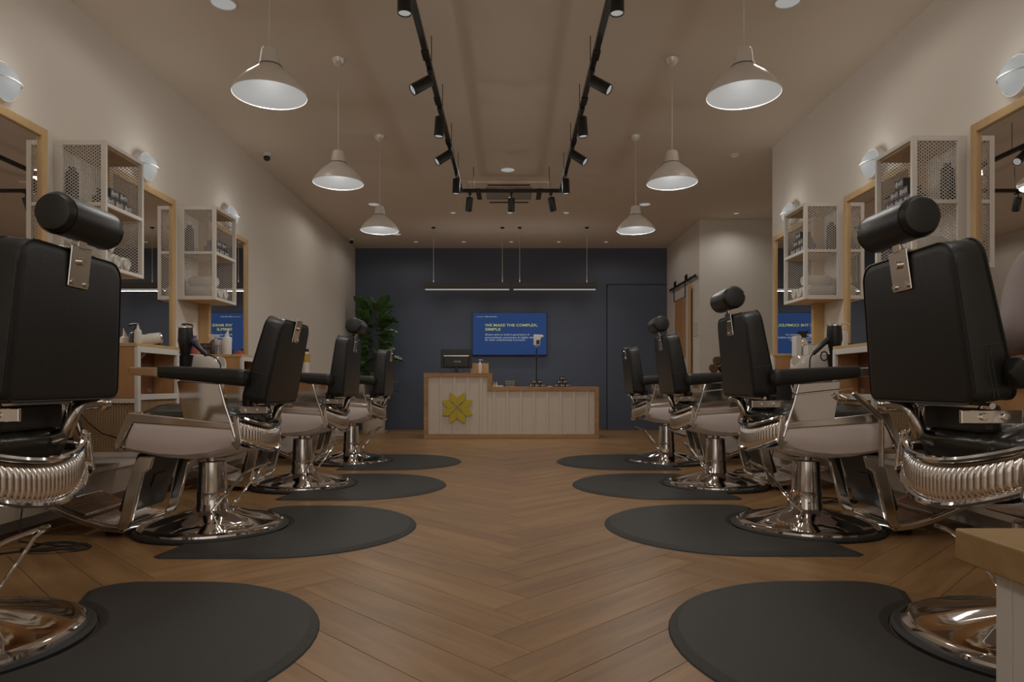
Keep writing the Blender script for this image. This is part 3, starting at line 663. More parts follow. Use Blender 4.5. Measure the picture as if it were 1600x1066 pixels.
def make_basin(side, yc, lab):
    root = empty('wash_basin', lab, 'basin', (wx(side, 0.23), yc, 0.62), 0 if side < 0 else PI, 'porcelain wash basins')
    def bowl(u, v):
        a = u*2*PI; ca, sa = math.cos(a), math.sin(a)
        neck = math.exp(-((a-0.0 if a < PI else a-2*PI)/0.5)**2)
        rz = 0.37-0.085*neck
        if v < 0.5: t = v/0.5; r = 0.40+0.60*math.sin(t*PI/2); z = rz*(t**1.4)
        elif v < 0.6: t = (v-0.5)/0.1; r = 1.0-0.09*t; z = rz+0.012*math.sin(t*PI)
        else: t = (v-0.6)/0.4; r = 0.91*(1-t)+0.05*t; z = rz-(rz-0.12)*(math.sin(t*PI/2))
        return (0.27+0.17*r*ca+0.02*neck*r, 0.20*r*sa, z)
    obj('bowl', MB().grid(bowl, 40, 26, close_u=True), 'porc', root, smooth=True)
    obj('pedestal', MB().lathe([(0.10,-0.19),(0.08,-0.05),(0.085,0.05)], 20, c=(0.22,0,0)), 'porc', root, smooth=True)
    obj('tap', MB().tube([(0.09,0,0.30),(0.09,0,0.40),(0.11,0,0.43),(0.17,0,0.42)], 0.011, 10), 'chrome', root, smooth=True)

LM = [(3.86, 'left nearest'), (5.335, 'left middle'), (6.80, 'left far')]
for y1, w_ in LM:
    make_mirror(-1, y1, 2.235, {'left nearest': 'nearest oak framed mirror on the left wall, cut by the frame', 'left middle': 'middle oak framed mirror on the left wall, between the mesh cabinets', 'left far': 'farthest oak framed mirror on the left wall'}[w_])
make_mirror(-1, 2.385, 2.235, 'oak framed mirror on the left wall beside the camera, seen in reflection only')
for y1, w_ in [(3.735, 'nearest oak framed mirror on the right wall, cut by the frame'), (5.16, 'middle oak framed mirror on the right wall, between the mesh cabinets'), (6.56, 'farthest oak framed mirror on the right wall, by the recess corner')]:
    make_mirror(1, y1, 2.213, w_)
for side, y0, z0, z1, wd, nm in [(-1, 4.04, 1.485, 2.245, .42, 'nearest mesh cabinet on the left wall'), (-1, 5.54, 1.485, 2.245, .42, 'farther mesh cabinet on the left wall'),
                             (1, 3.90, 1.464, 2.22, .40, 'nearest mesh cabinet on the right wall'), (1, 5.34, 1.464, 2.22, .40, 'farther mesh cabinet on the right wall')]:
    r_, zs, zb = make_cabinet(side, y0, z0, z1, 'white steel and ' + nm, wd)
    cartons(side, y0, zs, nm, (3, 2, 1) if side > 0 else (3, 2))
    # black flat pack standing by the wall on the upper shelf and towels below
    o = obj('black_canister', MB().lathe([(0.0,0),(0.034,0),(0.036,0.01),(0.036,0.19),(0.030,0.20),(0.020,0.205),(0.020,0.225),(0,0.225)], 20), 'blackp', smooth=True, loc=(wx(side, 0.065), y0+0.07, zs))
    tag(o, 'black canister on upper shelf of ' + nm, 'canister', 'black canisters in the cabinets')
    for k in range(3):
        towel_roll((wx(side, 0.15), y0+0.085+0.11*k, zb), 0.05, 0.23, 0, 'white rolled towel, %s from camera, %s' % (['first', 'second', 'third'][k], nm))
    towel_roll((wx(side, 0.15), y0+0.14, zb+0.088), 0.05, 0.22, 0, 'white rolled towel atop the others, ' + nm)
for y, l in [(3.82, 'middle console on the left wall, under the nearest mesh cabinet'), (5.31, 'far console on the left wall, under the farther mesh cabinet')]:
    make_console(-1, y, 'white framed wooden styling console, ' + l)
make_console(-1, 2.33, 'white framed wooden styling console on the left wall beside the nearest chair')
for y, l in [(3.73, 'middle console on the right wall, under the nearest mesh cabinet'), (5.18, 'far console on the right wall, under the farther mesh cabinet')]:
    make_console(1, y, 'white framed wooden styling console, ' + l)
for s, a, b_, l in [(-1, 2.45, 6.8, 'long low white edged shelf along the left wall'), (1, 1.0, 6.6, 'long low white edged shelf along the right wall')]:
    make_plinth(s, a, b_, l)
for s, a, b_, l in [(-1, 2.83, 3.805, 'wooden ledge below the nearest left mirror'), (-1, 4.32, 5.295, 'wooden ledge below the middle left mirror'), (-1, 5.81, 6.80, 'wooden ledge below the farthest left mirror'),
                    (1, 3.15, 3.715, 'wooden ledge below the nearest right mirror'), (1, 4.23, 5.165, 'wooden ledge below the middle right mirror'), (1, 5.68, 6.56, 'wooden ledge below the farthest right mirror')]:
    make_ledge(s, a, b_, l)
make_basin(-1, 4.82, 'white porcelain wash basin on the left wall between the two consoles')
make_basin(1, 4.66, 'white porcelain wash basin on the right wall between the two consoles')
make_basin(-1, 6.3, 'farther white porcelain wash basin on the left wall behind the third chair')
make_basin(1, 6.1, 'farther white porcelain wash basin on the right wall behind the second chair')

# bulkhead lamps
def bulkhead(side, y, z, lab):
    root = empty('bulkhead_lamp', lab, 'wall lamp', (wx(side, 0), y, z), 0 if side < 0 else PI, 'round caged bulkhead lamps above the mirrors')
    R = Matrix.Rotation(PI/2, 4, 'Y')
    obj('base', MB().lathe([(0,0),(0.105,0),(0.108,0.012),(0.100,0.030),(0.092,0.034)], 36, mx=R), 'white', root, smooth=True)
    obj('glass_dome', MB().lathe([(0.090,0.030),(0.092,0.05),(0.080,0.080),(0.055,0.102),(0.025,0.112),(0,0.114)], 36, mx=R), 'glow2', root, smooth=True)
    b = MB()
    ring = [(0.052, 0.099*math.cos(a), 0.099*math.sin(a)) for a in [2*PI*i/32 for i in range(32)]]
    b.tube(ring, 0.006, 8, closed=True)
    ar = lambda ph: [(0.045+0.078*math.sin(t), 0.099*math.cos(t)*math.cos(ph), 0.099*math.cos(t)*math.sin(ph)) for t in [PI*i/16 for i in range(17)]]
    b.tube(ar(0), 0.004, 6)
    obj('cage', b, 'white', root, smooth=True)
    xl = wx(side, 0.20)
    lamp('POINT', (xl, y, z+0.01), 0.8, 0.06, NEUT)
for y, l in [(3.575, 'nearest round caged lamp on the left wall, at the frame edge'), (4.98, 'second round caged lamp on the left wall'), (6.47, 'farthest round caged lamp on the left wall')]:
    bulkhead(-1, y, 2.385, l)
for y, l in [(3.45, 'nearest round caged lamp on the right wall, at the frame edge'), (4.83, 'second round caged lamp on the right wall'), (6.26, 'farthest round caged lamp on the right wall')]:
    bulkhead(1, y, 2.36, l)

# ------------------------------------------------------------------ pendants
def make_pendant(root):
    obj('shade', MB().lathe([(0.178,0.004),(0.180,0.0),(0.182,0.004),(0.174,0.022),(0.148,0.058),(0.116,0.092),(0.085,0.117),(0.068,0.130),(0.060,0.146),(0.052,0.154),(0.041,0.225),(0.036,0.232),(0.0,0.234)], 56, cap=False), 'alu', root, smooth=True)
    obj('collar', MB().lathe([(0.0625,0.142),(0.0635,0.1445),(0.061,0.147)], 40, cap=False), 'black', root, smooth=True)
    obj('diffuser', MB().lathe([(0.0,0.003),(0.177,0.003),(0.177,0.008),(0.0,0.008)], 48, cap=False), 'glow', root)
    top = CZ-2.255
    obj('cord', MB().tube([(0,0,0.228),(0,0,top-0.04)], 0.0032, 6), 'cord', root)
    obj('ceiling_rose', MB().lathe([(0.0,top-0.055),(0.012,top-0.052),(0.030,top-0.04),(0.045,top-0.018),(0.050,top-0.001)], 28), 'alu', root, smooth=True)
pp = empty('pendant_lamp', '', 'lamp', group='aluminium cone pendants')
make_pendant(pp)
pl = [(-1.21, 3.42, 'largest, nearest aluminium cone pendant on the left'), (-1.255, 4.95, 'middle aluminium cone pendant on the left'), (-1.25, 6.48, 'farthest aluminium cone pendant on the left'),
      (1.163, 3.42, 'largest, nearest aluminium cone pendant on the right'), (1.165, 4.95, 'middle aluminium cone pendant on the right'), (1.18, 6.48, 'farthest aluminium cone pendant on the right')]
PD = [pp]+[dup(pp) for _ in pl[1:]]
for o, (x, y, l) in zip(PD, pl):
    place(o, (x, y, 2.255 if y > 4 else 2.245), 0, l)
    lamp('POINT', (x, y, 2.12), (4.3 if y < 4 else 4.7), 0.075, NEUT); lamp('AREA', (x, y, 2.235), (2.6 if y < 4 else 4.2), 0.33, NEUT)
for x in (-1.2, 1.2):
    for y in (1.9, 0.3, -1.4): lamp('POINT', (x, y, 2.3), 2.2, 0.12, NEUT); lamp('AREA', (x, y, 2.25), 3, 0.33, NEUT)

# ------------------------------------------------------------------ track
TZ = 2.897; TXL, TXR = -.541, .535; TY = 7.41
tr = empty('ceiling_track', 'black U shaped lighting track hung from the ceiling on thin rods', 'track', (0, TY, TZ))
def rl(b): b.v = [(v[0], v[1]-TY, v[2]-TZ) for v in b.v]; return b
for x in (TXL, TXR):
    obj('rail', rl(MB().box((x-0.018, 0.4, TZ-0.018), (x+0.018, TY+0.018, TZ+0.018))), 'black', tr, bevel=0.003)
obj('rail', rl(MB().box((TXL+0.018, TY-0.018, TZ-0.018), (TXR-0.018, TY+0.018, TZ+0.018))), 'black', tr, bevel=0.003)
for x in (TXL, TXR):
    for y in (2.9, 4.62, 5.36, 6.16, 6.95): obj('hanging_rod', rl(MB().tube([(x, y, TZ), (x, y, CZ)], 0.003, 6)), 'black', tr)
for x in (-0.41, 0.41): obj('hanging_rod', rl(MB().tube([(x, TY, TZ), (x, TY, CZ)], 0.004, 6)), 'black', tr)
for x, y in [(TXL, 4.35), (TXL, 5.05), (TXL, 5.9), (TXR, 4.35), (TXR, 5.05), (TXR, 5.9), (TXL, TY-0.04), (TXR, TY-0.04)]:
    obj('connector', rl(MB().box((x-0.024, y-0.09, TZ-0.026), (x+0.024, y+0.03, TZ-0.010))), 'blackp', tr, bevel=0.003)
def spot(x, y, tx, ty, lab, wat=3, side=0):
    """lamp head tilted: tx sideways angle, ty forward angle (deg), 0 = straight down"""
    root = empty('track_spotlight', lab, 'spotlight', (x, y, TZ-0.019), group='black cylinder spotlights on the track')
    obj('adapter', MB().box((-0.017,-0.05,-0.014),(0.017,0.05,0.0)).tube([(0,0,-0.012),(0,0,-0.05)], 0.007, 8), 'blackp', root, bevel=0.002)
    Rm = Matrix.Translation((0,0,-0.055)) @ Matrix.Rotation(math.radians(ty), 4, 'X') @ Matrix.Rotation(math.radians(tx), 4, 'Y')
    h = obj('lamp_head', MB().lathe([(0,0.0),(0.034,0.0),(0.037,-0.004),(0.037,-0.145),(0.034,-0.148),(0.031,-0.140),(0.0,-0.138)], 28, mx=Rm), 'black', root, smooth=True)
    obj('lens', MB().lathe([(0.0,-0.142),(0.031,-0.142)], 24, mx=Rm, cap=False), 'glow', h)
    d = (Rm.to_3x3() @ Vector((0,0,-1))).normalized(); p = Vector((x, y, TZ-0.019)) + (Rm @ Vector((0,0,-0.17)))
    q = Vector((0,0,-1)).rotation_difference(d).to_euler()
    lamp('SPOT', p, wat, 0.03, WARM, q, 62, 0.8)
for s, X, nm in ((1, TXL, 'left'), (-1, TXR, 'right')):
    spot(X-0.03*s if False else X, 3.46, 0, 0, 'first spotlight from the camera on the %s rail, hanging straight down' % nm)
    spot(X, 4.55, 50*s, -28, 'second spotlight on the %s rail, tilted outwards' % nm)
    spot(X, 5.18, 4*s, 0, 'third spotlight on the %s rail, hanging straight down' % nm)
    spot(X, 6.0, 48*s, -28, 'fourth spotlight on the %s rail, tilted outwards' % nm)
    spot(X, 6.74, 2*s, 0, 'fifth spotlight on the %s rail, near the corner' % nm)
spot(-0.45, TY, 8, 28, 'left spotlight on the cross rail, aimed at the counter')
spot(0.0, TY, 0, 26, 'centre spotlight on the cross rail, in front of the air vent')
spot(0.43, TY, -12, 28, 'right spotlight on the cross rail, aimed at the counter')

# ------------------------------------------------------------------ downlights, ceiling fittings
def downlight(x, y, r, lab, wat, ang=110, col=WARM):
    root = empty('recessed_downlight', lab, 'downlight', (x, y, CZ), group='recessed ceiling downlights')
    obj('trim_ring', MB().lathe([(r+0.012,0),(r+0.010,-0.006),(r,-0.008),(r-0.004,-0.002)], 32, cap=False), 'white', root, smooth=True)
    obj('diffuser', MB().lathe([(0,-0.003),(r-0.002,-0.003)], 28, cap=False), 'glow', root)
    if r > 0.06: lamp('SPOT', (x, y, CZ-0.05), wat*(1.05 if y > 6 and y < 8 else 0.8 if y > 6 else 0.35), 0.07, col, (0,0,0), 172, 0.3)
    else: lamp('SPOT', (x, y, CZ-0.02), wat*(0.75 if y > 11 else 1.5 if x < 3 else 0.75), 0.06, col, (0,0,0), ang, 0.9)
downlight(-1.78, 4.22, 0.075, 'large downlight at the top edge above the left row', 14, 140)
downlight(1.70, 4.2, 0.075, 'large downlight at the top edge above the right row', 14, 140)
downlight(-0.04, 7.5, 0.078, 'large round downlight in front of the air vent', 9, 140)
downlight(-1.80, 8.94, 0.075, 'downlight behind the farthest left pendant', 12, 140)
downlight(1.75, 8.94, 0.075, 'downlight behind the farthest right pendant', 12, 140)
downlight(-1.80, 10.72, 0.07, 'downlight by the left end of the navy wall', 6, 140)
downlight(1.77, 10.72, 0.07, 'downlight by the right end of the navy wall', 6, 140)
for x, n in ((-0.80, 'left'), (-0.02, 'middle'), (0.755, 'right')): downlight(x, 9.38, 0.04, 'small downlight, %s of three behind the track' % n, 12, 80)
for x, n in ((-1.58, 'first from the left'), (-0.79, 'second from the left'), (0.0, 'third from the left'), (0.785, 'fourth from the left'), (1.57, 'fifth from the left')):
    downlight(x, 11.3, 0.038, 'small wall washing downlight, %s in the row at the navy wall' % n, 22, 74)
downlight(3.1, 9.41, 0.04, 'small downlight in the recess on the right', 13, 150, NEUT)
def ceiling_bit(name, x, y, lab, cat, prof, m):
    tag(obj(name, MB().lathe(prof, 28), m, smooth=True, loc=(x, y, CZ)), lab, cat)
ceiling_bit('smoke_detector', 2.3, 7.02, 'cream smoke detector on the ceiling near the right recess', 'detector', [(0,-0.035),(0.03,-0.033),(0.036,-0.02),(0.05,-0.016),(0.055,0)], 'ceil')
for x, l in ((-2.25, 'faint round ceiling speaker above the fig'), (2.25, 'faint round ceiling speaker near the sliding door')):
    tag(obj('ceiling_speaker', MB().lathe([(0,-0.004),(0.095,-0.004),(0.11,-0.006),(0.115,0)], 32), 'ceil', smooth=True, loc=(x, 11.05, CZ)), l, 'speaker', 'flush ceiling speakers')
for x, y, l, rz in ((-2.5, 6.98, 'small dome security camera on the ceiling by the left wall', 0.6), (-2.6, 11.1, 'security camera in the far left ceiling corner', 0.8)):
    root = empty('security_camera', l, 'camera', (x, y, CZ), rz, 'ceiling security cameras')
    obj('mount', MB().lathe([(0.0,-0.03),(0.035,-0.028),(0.052,-0.008),(0.052,0)], 24), 'white', root, smooth=True)
    obj('camera_head', MB().lathe([(0,-0.075),(0.02,-0.072),(0.033,-0.055),(0.033,-0.04),(0.02,-0.022),(0,-0.022)], 20), 'blackp', root, smooth=True)
# AC cassette
ac = empty('air_vent', 'square ceiling air conditioning grille behind the track', 'vent', (-0.03, 8.39, CZ))
obj('frame', MB().box((-0.475,-0.475,-0.022),(0.475,-0.30,0)).box((-0.475,0.30,-0.022),(0.475,0.475,0)).box((-0.475,-0.30,-0.022),(-0.28,0.30,0)).box((0.28,-0.30,-0.022),(0.475,0.30,0)), 'ceil', ac, bevel=0.004)
obj('dark_recess', MB().box((-0.28,-0.30,-0.006),(0.28,0.30,0)), 'ventd', ac)
for k in range(13): obj('slat', MB().box((-0.28,-0.286+k*0.044,-0.022),(0.28,-0.270+k*0.044,-0.012)), 'vent', ac)
for s in (-1, 1): obj('air_slot', MB().box((s*0.37-0.03,-0.25,-0.024),(s*0.37+0.03,0.25,-0.0225)), 'ventd', ac)
for s in (-1, 1): obj('air_slot', MB().box((-0.25,s*0.38-0.03,-0.024),(0.25,s*0.38+0.03,-0.0225)), 'ventd', ac)

# linear pendants over the counter
for (x0, x1, c0, c1, l) in ((-1.315, -0.012, -1.17, -0.135, 'left black linear pendant over the counter'), (0.012, 1.285, 0.125, 1.135, 'right black linear pendant over the counter')):
    xm = (x0+x1)/2; Y = 10.26; Z = 2.225
    root = empty('linear_pendant', l, 'lamp', (xm, Y, Z), group='linear pendants over the reception counter')
    obj('housing', MB().box((x0-xm,-0.03,0.018),(x1-xm,0.03,0.098)).box((x0-xm,-0.03,0.0),(x1-xm,-0.022,0.018)).box((x0-xm,0.022,0.0),(x1-xm,0.03,0.018)), 'brownmetal', root, bevel=0.002)
    obj('diffuser', MB().box((x0-xm+0.02,-0.021,-0.014),(x1-xm-0.02,0.021,0.016)), 'glow3', root, bevel=0.003)
    for c in (c0, c1):
        obj('suspension_wire', MB().tube([(c-xm,0,0.095),(c-xm,0,CZ-Z)], 0.0035, 6), 'cord', root)
        obj('ceiling_cup', MB().lathe([(0,CZ-Z-0.02),(0.028,CZ-Z-0.018),(0.03,CZ-Z)], 18, c=(c-xm,0,0)), 'black', root, smooth=True)
    lo = lamp('AREA', (xm, Y, Z-0.03), 4.5, 1.2, NEUT); lo.data.shape = 'RECTANGLE'; lo.data.size = 1.2; lo.data.size_y = 0.04
    lo = lamp('AREA', (xm, Y, Z+0.11), 0.55, 1.2, WARM, (PI,0,0)); lo.data.shape = 'RECTANGLE'; lo.data.size = 1.2; lo.data.size_y = 0.04  # added uplight to brighten the rear ceiling, not part of the fixture

# ------------------------------------------------------------------ reception counter
CF = 10.04; CB = 10.62
ct = empty('reception_counter', 'stepped white boarded reception counter with oak edging and a yellow emblem', 'counter', (0, CF, 0))
def rc(b): b.v = [(v[0], v[1]-CF, v[2]) for v in b.v]; return b
t = 0.058; xa, xs_, xb = -1.288, -0.292, 1.288; zh, zl = 0.96, 0.755
tri = lambda: None
def trimp(a, b_, nm='oak_edge'): obj(nm, rc(MB().box(a, b_)), 'oakh', ct, bevel=0.002)
trimp((xa,CF,0.0),(xb,CB,t)); trimp((xa,CF,t),(xa+t,CB,zh-t)); trimp((xa,CF,zh-t),(xs_,CB,zh)); trimp((xs_-t,CF,zl-t),(xs_,CB,zh-t))
trimp((xs_,CF,zl-t),(xb,CB,zl)); trimp((xb-t,CF,t),(xb,CB,zl-t))
x = xa+t; k = 0; bwid = 0.1955
edges = [-1.288+0.058]+[-1.034+0.0+bwid*i for i in range(0, 12)]
edges = [e for e in edges if e < xb-t]+[xb-t]
for a, b_ in zip(edges, edges[1:]):
    for (u, v) in ([(a, b_)] if (b_ <= xs_-t+1e-6 or a >= xs_-t-1e-6) else [(a, xs_-t), (xs_-t, b_)]):
        top = zh-t if v <= xs_-t+1e-6 else zl-t
        obj('board', rc(MB().box((u+0.001, CF+0.028, t), (v-0.001, CF+0.045, top))), 'boards', ct, bevel=0.003)
    if b_ < xb-t-0.01:
        top = zh-t if b_ <= xs_-t else zl-t
        obj('batten', rc(MB().box((b_-0.019, CF+0.012, t), (b_+0.019, CF+0.030, top))), 'boards', ct, bevel=0.003)
# emblem: eight leaf petals
S = 0.495/ (2*132/1.0) * 1.0
em = empty('emblem', 'yellow eight petalled flower emblem mounted on the counter front', 'emblem', (-0.795, CF+0.0135, 0.447))
def pol(r, a): return (r*S*math.cos(math.radians(a)), r*S*math.sin(math.radians(a)))
def petal(tip, vin, vout):
    # tip angle, valley angle shared with partner, valley at diagonal
    s = 1 if vin > vout else -1
    p = [pol(4, vin)]
    p += [pol(16, vout+s*24), pol(32, vout+s*12), pol(48, vout+s*8), pol(64, vout+s*1.5), pol(82, vout+s*0.4)]
    p += [pol(104, vout+s*7.5), pol(122, tip-s*4), pol(134, tip), pol(110, tip+s*8.5), pol(93, tip+s*17), pol(78, vin-s*0.3)]
    return p
for q in range(4):
    for s in (-1, 1):
        c = 90+90*q
        o = obj('petal', MB().prism(petal(c+s*25, c, c+s*45), -0.024, 0.0, axis='y'), 'yellow', em, bevel=0.002)
# things on the counter
mo = empty('computer_monitor', 'black computer monitor seen from behind on the raised counter', 'monitor', (-0.83, 10.32, zh))
obj('back_shell', MB().box((-0.235,-0.012,0.075),(0.235,0.012,0.365)), 'blackp', mo, bevel=0.006)
obj('rear_bulge', MB().box((-0.19,-0.045,0.09),(0.19,-0.010,0.26)), 'blackp', mo, bevel=0.012)
obj('light_edge', MB().box((-0.19,-0.049,0.255),(0.19,-0.02,0.268)), 'chrome2', mo, bevel=0.002)
obj('stand', MB().box((-0.025,-0.04,0.01),(0.025,-0.012,0.14)).lathe([(0,0),(0.12,0),(0.12,0.008),(0.03,0.02)], 28), 'blackp', mo, bevel=0.003)
obj('cable', MB().tube([(-0.09,-0.05,0.11),(-0.11,-0.055,0.09),(-0.07,-0.06,0.06),(-0.04,-0.05,0.02),(0.03,-0.05,0.006)], 0.004, 6).tube([(0.10,-0.05,0.12),(0.12,-0.055,0.09),(0.10,-0.06,0.05),(0.13,-0.05,0.006)], 0.004, 6), 'rubber', mo)
text('maker_print', 'MYRE', 'print', mo, (0.02, -0.0465, 0.165), (PI/2, 0, 0), width=0.10, size=0.03, bold=0.0006, align='CENTER')
kb = tag(obj('keyboard', MB().box((-0.17,-0.05,0),(0.10,0.05,0.012)), 'blackp', bevel=0.003, loc=(-0.90,10.16,zh)), 'flat black keyboard tray in front of the monitor on the raised counter', 'keyboard')
bxo = empty('wooden_box', 'pale wooden box beside the monitor on the raised counter', 'box', (-0.485, 10.42, zh))
obj('panel', MB().box((-0.135,0,0),(0.135,0.015,0.155)), 'oak', bxo, bevel=0.002); obj('panel', MB().box((-0.135,0.105,0),(0.135,0.12,0.155)), 'oak', bxo, bevel=0.002)
obj('panel', MB().box((-0.135,0.0155,0),(-0.12,0.1045,0.155)), 'oak', bxo, bevel=0.002); obj('panel', MB().box((0.12,0.0155,0),(0.135,0.1045,0.155)), 'oak', bxo, bevel=0.002)
def pump_bottle(loc, h, r, m, lab, mp='wplastic', rz=0, grp=None):
    root = empty('pump_bottle', lab, 'bottle', loc, rz, grp)
    obj('body', MB().lathe([(0,0),(r*0.95,0),(r,0.006),(r,h*0.62),(r*0.8,h*0.70),(r*0.35,h*0.74),(r*0.35,h*0.78)], 24), m, root, smooth=True)
    obj('pump', MB().lathe([(r*0.42,h*0.76),(r*0.42,h*0.82),(r*0.12,h*0.83),(r*0.12,h*0.93)], 14).tube([(-r*0.5,0,h*0.95),(r*0.3,0,h*0.96),(r*1.2,0,h*0.94),(r*1.35,0,h*0.90)], r*0.16, 6), mp, root, smooth=True)
    return root
pump_bottle((-0.475, 10.34, zh), 0.215, 0.03, 'wplastic', 'clear white pump bottle in front of the wooden box')
# lower counter items
cd = empty('card_holder', 'small white holder with two upright tubes beside the counter step', 'holder', (-0.215, 10.3, zl))
obj('tray', MB().box((-0.07,-0.04,0),(0.09,0.04,0.022)), 'wplastic', cd, bevel=0.003)
for dx in (-0.045, -0.01): obj('tube', MB().lathe([(0,0.02),(0.012,0.02),(0.012,0.05),(0.004,0.055),(0.004,0.085),(0,0.086)], 12, c=(dx,0,0)), 'wplastic', cd, smooth=True)
rk = empty('wire_rack', 'small wire rack of slim tubes on the low counter', 'rack', (-0.02, 10.3, zl))
for i in range(6):
    for j in range(2): obj('slim_tube', MB().lathe([(0,0.0),(0.009,0.0),(0.009,0.085),(0,0.09)], 8, c=(-0.0625+0.025*i, -0.02+0.04*j, 0)), 'vent', rk, smooth=True)
obj('frame', MB().box((-0.08,-0.035,0.03),(0.08,-0.031,0.034)).box((-0.08,-0.035,0.065),(0.08,-0.031,0.069)).box((-0.08,-0.035,0.0),(-0.076,0.035,0.09)).box((0.076,-0.035,0.0),(0.08,0.035,0.09)), 'black', rk)
cat_ = tag(obj('business_cards', MB().box((-0.03,-0.02,0),(0.03,0.02,0.006)).box((-0.02,-0.01,0.006),(0.035,0.03,0.010)), 'wplastic', loc=(0.575,10.3,zl)), 'short stack of white cards on the low counter between the jar pyramids', 'cards')
jm = MB().lathe([(0,0),(0.036,0),(0.038,0.004),(0.038,0.030),(0.036,0.032),(0.0385,0.033),(0.0385,0.050),(0.036,0.053),(0,0.053)], 24).mesh('jar_body'); jm.materials.append(M['darkbox'])
for cx, rows, nm in ((0.385, (3, 2), 'left'), (0.765, (3, 2, 1), 'right')):
    for r_, cnt in enumerate(rows):
        for c in range(cnt):
            o = obj('pomade_jar', jm, None, smooth=True, loc=(cx+(c-(cnt-1)/2)*0.086, 10.3, zl+r_*0.0535))
            tag(o, 'dark round jar, %s row, %s, in the %s jar pyramid' % (['bottom', 'second', 'top'][r_], (['left', 'centre', 'right'] if cnt == 3 else ['left', 'right'] if cnt == 2 else ['single'])[c], nm), 'jar', 'pomade jars stacked on the low counter')
            text('print', 'Byrd', 'print', o, (0, -0.0395, 0.014), (PI/2, 0, 0), width=0.060, size=0.034, shear=0.35, bold=0.0008, align='CENTER')
ts = empty('temperature_scanner', 'white wall thermometer with small black screen on a thin black pole', 'thermometer', (0.385, 10.48, zl))
obj('pole', MB().tube([(0,0,0.01),(0,0,0.60)], 0.008, 8).lathe([(0,0),(0.07,0),(0.07,0.008),(0.01,0.014)], 24), 'blackp', ts, smooth=True)
obj('clamp', MB().box((-0.014,-0.02,0.46),(0.022,0.014,0.50)), 'blackp', ts, bevel=0.003)
obj('body', MB().prism([(-0.045,0.635),(0.035,0.625),(0.055,0.64),(0.055,0.72),(0.075,0.755),(0.105,0.758),(0.105,0.785),(0.085,0.795),(-0.045,0.80)], -0.06, -0.01, axis='y'), 'wplastic', ts, bevel=0.006)
obj('screen', MB().box((-0.005,-0.063,0.65),(0.045,-0.060,0.715)), 'blackp', ts)
obj('ball_joint', MB().lathe([(0,0.60),(0.012,0.60),(0.014,0.615),(0.008,0.64)], 12), 'wplastic', ts, smooth=True)
# TV
tv = empty('wall_television', 'flat wall television showing blue slide with yellow heading', 'television', (-0.03, YB, 1.665))
obj('bezel', MB().box((-0.645,-0.06,-0.372),(0.645,-0.002,0.372)), 'blackp', tv, bevel=0.005)
scn = obj('screen', MB().box((-0.635,-0.063,-0.360),(0.635,-0.0605,0.362)), 'screen', tv)
RT = (PI/2, 0, 0); ty = -0.0645
def tvx(px): return (px-738)/ (855-738)*1.27-0.635
def tvz(py): return 0.362-(py-488.5)/(553.5-488.5)*0.722
for s, m, x0, x1, yb, sz, bd in (('WE MAKE THE COMPLEX,', 'txt_y', 757.5, 841, 509.6, 0.062, 0.0012), ('SIMPLE', 'txt_y', 757.5, 782, 516, 0.062, 0.0012),
      ('Shears aims to build a generation of', 'txt_w', 757.5, 828, 523.5, 0.040, 0.0006), ('personalized, passionate & highly skilled', 'txt_w', 757.5, 840, 528, 0.040, 0.0006), ('for their craftsmanship & product.', 'txt_w', 757.5, 822, 531.8, 0.040, 0.0006),
      ('who we are', 'txt_w', 756.5, 776, 495.2, 0.032, 0.0006)):
    text('slide_text', s, m, scn, (tvx(x0), ty, tvz(yb)), RT, width=(x1-x0)/(855-738)*1.27, size=sz, bold=bd)
obj('slide_line', MB().box((tvx(744),ty-0.0005,tvz(494.9)),(tvx(755),ty+0.001,tvz(494.4))), 'txt_w', scn)

# ------------------------------------------------------------------ sliding barn door on the end wall
bd = empty('sliding_door', 'white framed sliding door with oak panels hanging from a black rail', 'door', (XA, 10.7, 0.02))
def rb(b): b.v = [(v[0]-XA, v[1]-10.7, v[2]-0.02) for v in b.v]; return b
y0, y1, z1 = 10.16, 11.18, 2.26
obj('frame', rb(MB().box((2.63,y0,0.02),(2.665,y0+0.13,z1)).box((2.63,y1-0.13,0.02),(2.665,y1,z1)).box((2.63,y0+0.13,z1-0.13),(2.665,y1-0.13,z1)).box((2.63,y0+0.13,0.02),(2.665,y1-0.13,0.17)).box((2.63,y0+0.13,1.05),(2.665,y1-0.13,1.18))), 'white', bd, bevel=0.003)
for a, b_ in ((0.17, 1.05), (1.18, z1-0.13)):
    for k in range(5): obj('oak_board', rb(MB().box((2.642,y0+0.13+k*0.152+0.001,a),(2.655,y0+0.13+(k+1)*0.152-0.001,b_))), 'ply', bd, bevel=0.002)
obj('oak_edge', rb(MB().box((2.626,y0-0.022,0.02),(2.668,y0-0.001,z1+0.03))), 'oak', bd, bevel=0.002)
rw = empty('door_rail', 'black steel sliding rail with rollers above the white door', 'rail', (XA, 10.6, 2.36))
def rr_(b): b.v = [(v[0]-XA, v[1]-10.6, v[2]-2.36) for v in b.v]; return b
obj('rail', rr_(MB().box((2.655,9.84,2.345),(2.664,11.49,2.385))), 'black', rw, bevel=0.001)
for y in (9.95, 10.6, 11.35): obj('spacer', rr_(MB().tube([(2.66,y,2.365),(2.699,y,2.365)], 0.012, 10)), 'black', rw)
for y in (10.32, 11.02):
    r0 = obj('roller', rr_(MB().tube([(2.640,y,2.415),(2.654,y,2.415)], 0.045, 20)), 'black', rw, bevel=0.003)
    obj('hanger_strap', rr_(MB().box((2.622,y-0.02,2.12),(2.6295,y+0.02,2.44))), 'black', r0, bevel=0.002)
